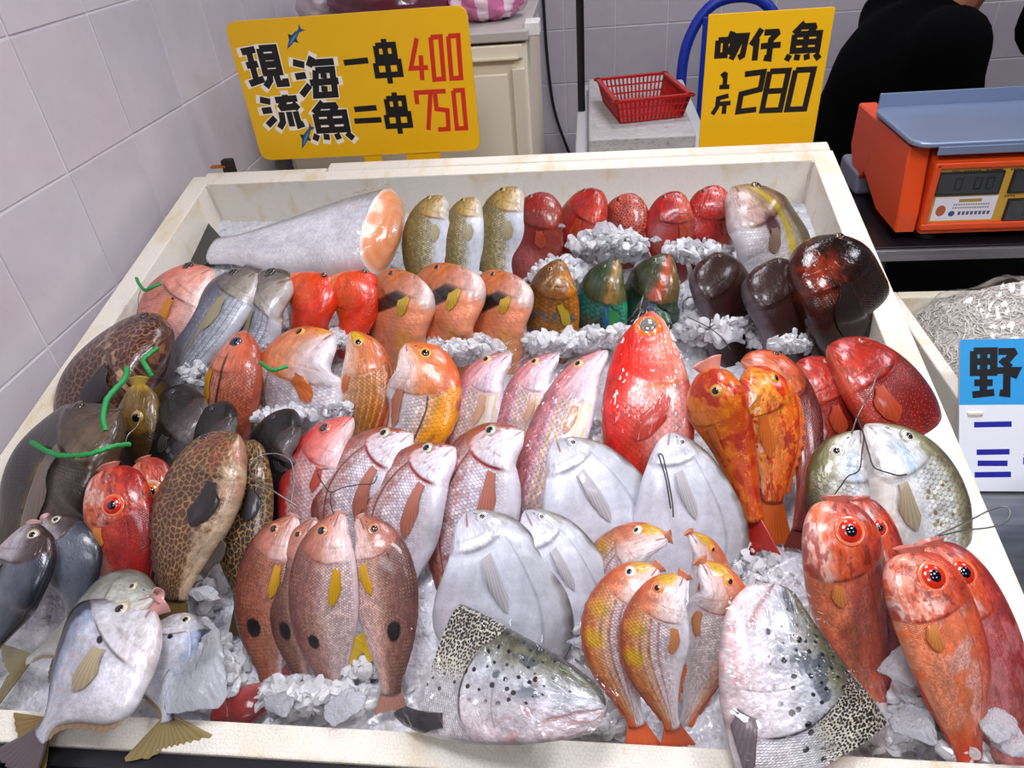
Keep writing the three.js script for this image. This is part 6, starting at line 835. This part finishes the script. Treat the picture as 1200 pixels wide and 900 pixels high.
{
  // a heap of whitebait: a mound whose skin is made of tiny translucent fish, inside a clear bag
  const mound = (x, z) => { const a = 1 - Math.pow(Math.abs(x) / 0.3, 4), b = 1 - Math.pow(Math.abs(z) / 0.17, 4); return Math.max(0, a) ** 0.5 * Math.max(0, b) ** 0.5 * (0.074 + 0.05 * fbm(x * 6 + 4, z * 7) + 0.05 * ss(0.05, -0.1, z)); };
  const n = 60, pos = [], idx = []; for (let j = 0; j <= n; j++) for (let i = 0; i <= n; i++) { const x = -0.3 + 0.6 * i / n, z = -0.158 + 0.316 * j / n; pos.push(x, mound(x, z), z); if (i < n && j < n) { const a = j * (n + 1) + i; idx.push(a, a + n + 1, a + 1, a + 1, a + n + 1, a + n + 2); } }
  const mg = new THREE.BufferGeometry(); mg.setAttribute('position', new THREE.Float32BufferAttribute(pos, 3)); mg.setIndex(idx); mg.computeVertexNormals();
  const g = thing('whitebait', 'heap of tiny pale whitebait inside the clear bag', 'whitebait', V(0.86, 0.742, -1.035)); g.userData.kind = 'stuff';
  part('heap', mg, PHY({ color: 0xbdb8b0, roughness: 0.5 }), g);
  const fg = new THREE.TubeGeometry(new THREE.CatmullRomCurve3([V(-0.009, 0, 0), V(-0.003, 0.001, 0.0015), V(0.004, 0, 0), V(0.009, 0.0006, -0.002)]), 5, 0.0009, 5);
  const im = new THREE.InstancedMesh(fg, PHY({ color: 0xe6e2dc, roughness: 0.35, clearcoat: 0.4 }), 9500), M = new THREE.Matrix4(); im.name = 'tiny_fish'; im.userData.kind = 'stuff';
  for (let i = 0; i < 9500; i++) { const x = rr(-0.3, 0.3), z = rr(-0.158, 0.158), e = 0.004, nx = (mound(x - e, z) - mound(x + e, z)) / (2 * e), nz = (mound(x, z - e) - mound(x, z + e)) / (2 * e); const q = new THREE.Quaternion().setFromUnitVectors(V(0, 1, 0), V(nx, 1, nz).normalize()).multiply(new THREE.Quaternion().setFromAxisAngle(V(0, 1, 0), rr(0, 6.28))); M.compose(V(x, mound(x, z) + rr(0, 0.003), z), q, V(1, 1, 1).multiplyScalar(rr(0.7, 1.15))); im.setMatrixAt(i, M); const k = rr(0.72, 1.05); im.setColorAt(i, new THREE.Color(k, k * 0.99, k * 0.97)); }
  g.add(im);
  const bp = [], bi = [], m = 70; for (let j = 0; j <= m; j++) for (let i = 0; i <= m; i++) { const x = -0.31 + 0.62 * i / m, z = -0.162 + 0.324 * j / m, r = Math.abs(fbm(x * 16 + 3, z * 11 + x * 7) - 0.5) * 0.05 + 0.006 * vn(x * 60, z * 40); bp.push(x, Math.max(0.012, mound(x * 0.985, z * 0.985) + 0.007 + r), z); if (i < m && j < m) { const a = j * (m + 1) + i; bi.push(a, a + m + 1, a + 1, a + 1, a + m + 1, a + m + 2); } }
  const bg = new THREE.BufferGeometry(); bg.setAttribute('position', new THREE.Float32BufferAttribute(bp, 3)); bg.setIndex(bi); bg.computeVertexNormals();
  top('clear_bag', bg, PHY({ color: 0xffffff, roughness: 0.08, transmission: 1, thickness: 0, side: THREE.DoubleSide }), 'clear plastic bag stretched over the whitebait', 'bag').position.set(0.86, 0.742, -1.035);
}
top('grey_tub', new THREE.LatheGeometry([[0.001, 0.004], [0.09, 0.004], [0.115, 0.06], [0.122, 0.062], [0.122, 0.068], [0.11, 0.068], [0.086, 0.012], [0.001, 0.012]].map(([a, b]) => new THREE.Vector2(a, b)), 40), PHY({ color: 0xa9abb2, roughness: 0.4 }), 'shallow grey tub below the blue and white sign', 'tub').position.set(0.66, 0.7255, -0.655);
{
  const w = []; for (let i = 0; i < 260; i++) { const a = rr(0, 6.28), r = 0.085 * Math.sqrt(rnd()), y = rr(0.01, 0.085) * (1 - (r / 0.1) ** 2) + 0.01, p = []; for (let k = 0; k < 4; k++) p.push(V(r * Math.cos(a + k * 0.35) + rr(-0.012, 0.012), y + rr(-0.01, 0.012), r * Math.sin(a + k * 0.35) + rr(-0.012, 0.012))); w.push(tube(p, rr(0.002, 0.004), 7, 5)); }
  const s = top('seaweed', mergeGeometries(w), PHY({ color: 0x16291a, roughness: 0.4, clearcoat: 0.4 }), 'dark green seaweed heap at the right photo edge', 'seaweed', null, 'stuff'); s.position.set(0.6, 0.7255, -0.5);
  const b = top('clear_bag', crumple(0.108, 0.1, 0.108, 21, 0.1).translate(0, 0.087, 0), PHY({ color: 0xeef6ee, roughness: 0.08, transmission: 1, thickness: 0, side: THREE.DoubleSide }), 'clear plastic bag around the dark green seaweed', 'bag'); b.position.set(0.6, 0.7265, -0.5);
}
// ---------------------------------------------------------------- small things on and around the fish
const mWire = MAT({ color: 0x8d8a86, roughness: 0.3, metalness: 0.8 }), mGreen = PHY({ color: 0x1f9a4c, roughness: 0.5 }), mThread = MAT({ color: 0x3c3836, roughness: 0.5, metalness: 0.4 });
const wire = (label, pts, r = 0.0011, m = mWire, nm = 'metal_wire', cat = 'wire', gr) => top(nm, tube(pts.map(([x, y, h]) => bed(x, y, h + 0.012)), r * 0.68, pts.length * 9, 6), m, label, cat, gr);
wire('wire loop over the dark honeycomb grouper', [[349, 594, .05], [318, 574, .06], [297, 560, .062], [293, 545, .06], [305, 534, .058], [325, 532, .055], [340, 540, .05], [344, 560, .045], [342, 582, .045], [338, 600, .045]], 0.0014);
wire('thin dark wire tied on the leftmost silver pink sea bream', [[384, 549, .03], [372, 552, .05], [378, 566, .055], [388, 577, .055], [400, 572, .05], [420, 568, .05], [438, 566, .045], [442, 558, .045]], 0.001, mThread);
wire('short wire end hanging down the leftmost silver pink sea bream', [[388, 577, .055], [388, 592, .055], [392, 604, .06], [397, 612, .06]], 0.001, mThread);
wire('folded wire on the right white flat fish', [[786, 596, .03], [780, 560, .045], [774, 540, .048], [772, 532, .048], [775, 532, .048], [780, 548, .046], [788, 590, .03], [789, 606, .025]], 0.0012, mThread);
wire('pale wire from the larger spotted red grouper to the paired breams', [[1044, 428, .06], [1030, 436, .065], [1022, 455, .065], [1010, 478, .05], [1004, 490, .05], [998, 508, .055]], 0.0013);
wire('dark wire through the mouths of the paired breams', [[1004, 488, .06], [1012, 510, .065], [1010, 530, .065], [1006, 552, .065], [994, 558, .065], [985, 570, .065], [972, 588, .085]], 0.0011, mThread);
wire('curved dark wire across the heads of the paired breams', [[1012, 508, .06], [1018, 530, .065], [1025, 548, .065], [1038, 553, .068], [1052, 557, .066], [1062, 556, .06]], 0.0011, mThread);
wire('wire loop sticking out over the right tray rim', [[1078, 636, .06], [1110, 622, .06], [1140, 608, .035], [1165, 596, .03], [1180, 594, .03], [1184, 602, .03], [1178, 612, .03], [1160, 618, .03], [1134, 621, .035], [1100, 628, .055]], 0.0012);
wire('wire beside the dark green parrotfish on the ice', [[800, 366, .0], [802, 352, .02], [812, 348, .03], [826, 352, .03], [832, 366, .02], [832, 382, .005]], 0.001, mThread);
wire('short dark wire lying on the ice above the orange rockfish', [[806, 372, .01], [820, 378, .018], [834, 386, .018], [846, 396, .015], [856, 410, .02]], 0.001, mThread);
wire('thin wire from the yellow mouthed fish', [[160, 480, .06], [164, 490, .055], [160, 500, .055], [150, 510, .055], [147, 520, .05]], 0.001);
wire('wire under the green tie on the pale pink fish', [[165, 340, .02], [162, 350, .03], [164, 362, .03], [172, 360, .035], [184, 354, .035]], 0.0008);
function tie(label, pts, r = 0.0026) { const g = tube(pts.map(([x, y, h]) => bed(x, y, h + 0.022)), r, pts.length * 8, 7); { const p = g.attributes.position; for (let i = 0; i < p.count; i++) { const k = 0.0007 * (vn(i * 0.9, r * 9000) - 0.5); p.setXYZ(i, p.getX(i) + k, p.getY(i) - k, p.getZ(i) + 2 * k); } g.computeVertexNormals(); } return top('green_tie', g, mGreen, label, 'string', 'green plastic ties'); }
tie('green tie hanging on the left wall beside the pale pink fish', [[160, 326, .02], [164, 334, .025], [171, 340, .03], [180, 336, .035], [189, 332, .035]]);
tie('green tie on the dark reddish honeycomb grouper', [[184, 408, .065], [176, 414, .07], [168, 421, .07], [172, 431, .07], [178, 441, .06]], 0.003);
tie('thick green tie hanging above the largest dark brown fish', [[149, 432, .06], [146, 444, .065], [136, 455, .068], [126, 467, .068], [122, 480, .068], [121, 492, .066], [124, 506, .064]], 0.0036);
tie('long green string stretched across the largest dark brown fish', [[37, 518, .05], [50, 526, .062], [66, 533, .07], [84, 534, .075], [104, 532, .078], [124, 526, .076], [138, 522, .07], [152, 521, .06]], 0.003);
tie('green tie knotted on the orange headed bream', [[305, 425, .035], [312, 430, .04], [320, 434, .042], [328, 432, .042], [337, 429, .04]], 0.0026);
{
  const g = thing('rusty_clip', 'small dark rusty clip behind the back left corner of the tray', 'clip', tp(0.058, -0.012, -0.005));
  const m = MAT({ color: 0x2c2622, roughness: 0.6, metalness: 0.5 }); part('jaw', rbx(0.022, 0.03, 0.018, 0.003, 0, 0.005, 0), m, g); part('tongue', rbx(0.03, 0.004, 0.012, 0.001, -0.018, 0.008, 0.006), MAT({ color: 0xa25a26, roughness: 0.8 }), g);
}
{ const s = top('foam_scrap', rbx(0.018, 0.008, 0.022, 0.003), mFoam, 'torn scrap of white foam on the front rim', 'scrap'); s.position.copy(bed(612, 856, 0.006)); s.rotation.set(0.2, 0.3, 0.1); }
// larger lumps of ice one can count
const mLump = PHY({ color: 0xf4f6fb, roughness: 0.2, transmission: 0.72, thickness: 0.04, ior: 1.31, bumpMap: iceB, bumpScale: 0.003 });
const lumpG = [0, 1, 2, 3].map(() => chunkGeo(5, false));
for (const [x, y, h, sx, sy, sz, lab] of [
  [236, 790, .035, .034, .012, .046, 'broad ice slab lying over the half covered trevally'], [228, 742, .035, .018, .009, .018, 'smaller ice slab above the broad slab beside the honeycomb tail'], [236, 695, .02, .02, .012, .014, 'ice lump between the two honeycomb grouper tails'],
  [404, 830, .012, .018, .008, .018, 'flat ice lump under the yellow finned spotted snapper'], [330, 826, .01, .018, .008, .012, 'flat ice lump beside the dark red fish at the front rim'], [684, 752, .03, .016, .008, .012, 'ice lump beside the left front striped bream'],
  [1062, 780, .03, .024, .01, .03, 'large ice lump between the upper bigeyes and the orange tailed one'], [1076, 850, .02, .02, .01, .02, 'ice lump left of the orange bigeye tail'], [1172, 852, .03, .013, .01, .016, 'clear ice lump right of the orange bigeye tail'], [1193, 872, .02, .015, .01, .016, 'ice lump at the front right corner'],
  [556, 250 + 20, -.03, .002, .002, .002, ''], [707, 268, .03, .017, .01, .02, 'white ice lump in front of the bright red grouper'], [655, 264, .02, .012, .008, .01, 'ice lump beside the brownish red grouper'], [768, 280, .025, .01, .008, .012, 'ice lump beside the plain deep red grouper'], [815, 286, .01, .016, .007, .01, 'flat ice lump below the speckled red grouper'], [640, 808, .0, .001, .001, .001, ''], [716, 800, .015, .014, .01, .014, 'clear ice lump between the left salmon head and striped breams'],
]) if (lab) { const l = top('ice_lump', lumpG[Math.floor(rnd() * 4)], mLump, lab, 'ice'); l.position.copy(bed(x, y, h)); l.scale.set(sx, sy, sz); l.rotation.set(0.2 + rr(-0.15, 0.15), rr(-0.5, 0.5), rr(-0.2, 0.2)); }
// clear plastic bags drawn over some of the fish
const mFilm = PHY({ color: 0xffffff, roughness: 0.06, transmission: 1, thickness: 0, ior: 1.4, side: THREE.DoubleSide });
function wrap(f, label, { t0 = -0.14, t1 = 1, tip = 1, off = 0.006, k = 3, a0 = -0.97, a1 = 0.97 } = {}) {
  const n = 70, m = 46, p = [], id = [];
  for (let i = 0; i <= n; i++) for (let j = 0; j <= m; j++) {
    const t = t0 + (t1 - t0) * i / n, s = a0 + (a1 - a0) * j / m, tc = Math.max(0.03, t), q = f.surf(Math.min(tc, 1), s, 0);
    const w = off + 0.009 * Math.abs(fbm(t * 5 + k, s * 3 + t * 6 + k) - 0.5) * 2 + 0.004 * Math.abs(vn(t * 22 + k, s * 8 - t * 9) - 0.5) * 2;
    q.p.addScaledVector(q.n, w); if (t < tc) { const e = (tc - t) / (0.03 - t0), c = f.frame(t); q.p.addScaledVector(c.T, (t - tc) * f.L); const cc = c.C.clone().addScaledVector(c.N, 0.01); q.p.lerp(cc, 0.86 * e * tip); }
    if (t > 1) q.p.addScaledVector(q.f.T, (t - 1) * f.L);
    p.push(q.p.x, q.p.y, q.p.z); if (i < n && j < m) { const a = i * (m + 1) + j; id.push(a, a + m + 1, a + 1, a + 1, a + m + 1, a + m + 2); }
  }
  const g = new THREE.BufferGeometry(); g.setAttribute('position', new THREE.Float32BufferAttribute(p, 3)); g.setIndex(id); g.computeVertexNormals();
  top('clear_bag', g, mFilm, label, 'bag');
}
wrap(F.salmon, 'clear plastic over the cut end of the salmon half', { t0: -0.13, t1: 0.14, tip: 0.7, k: 27 });
wrap(F.alf, 'clear plastic bag around the big bright red fish', { k: 5 });
wrap(F.th[0], 'clear plastic film over the leftmost pink yellow lined fish', { t0: -0.05, tip: 0.6, k: 9 }); wrap(F.th[1], 'clear plastic film over the middle pink yellow lined fish', { t0: -0.05, tip: 0.6, k: 12 }); wrap(F.th[2], 'clear plastic film over the rightmost pink yellow lined fish', { t0: -0.05, tip: 0.6, k: 15 });
wrap(F.h1, 'clear plastic bag around the salmon head facing right', { t0: -0.08, t1: 1.25, tip: 0.5, off: 0.008, k: 18 }); wrap(F.h2, 'clear plastic bag around the salmon head pointing up', { t0: -0.06, t1: 1.05, tip: 0.5, off: 0.008, k: 22 });

renderer.render(scene, camera);
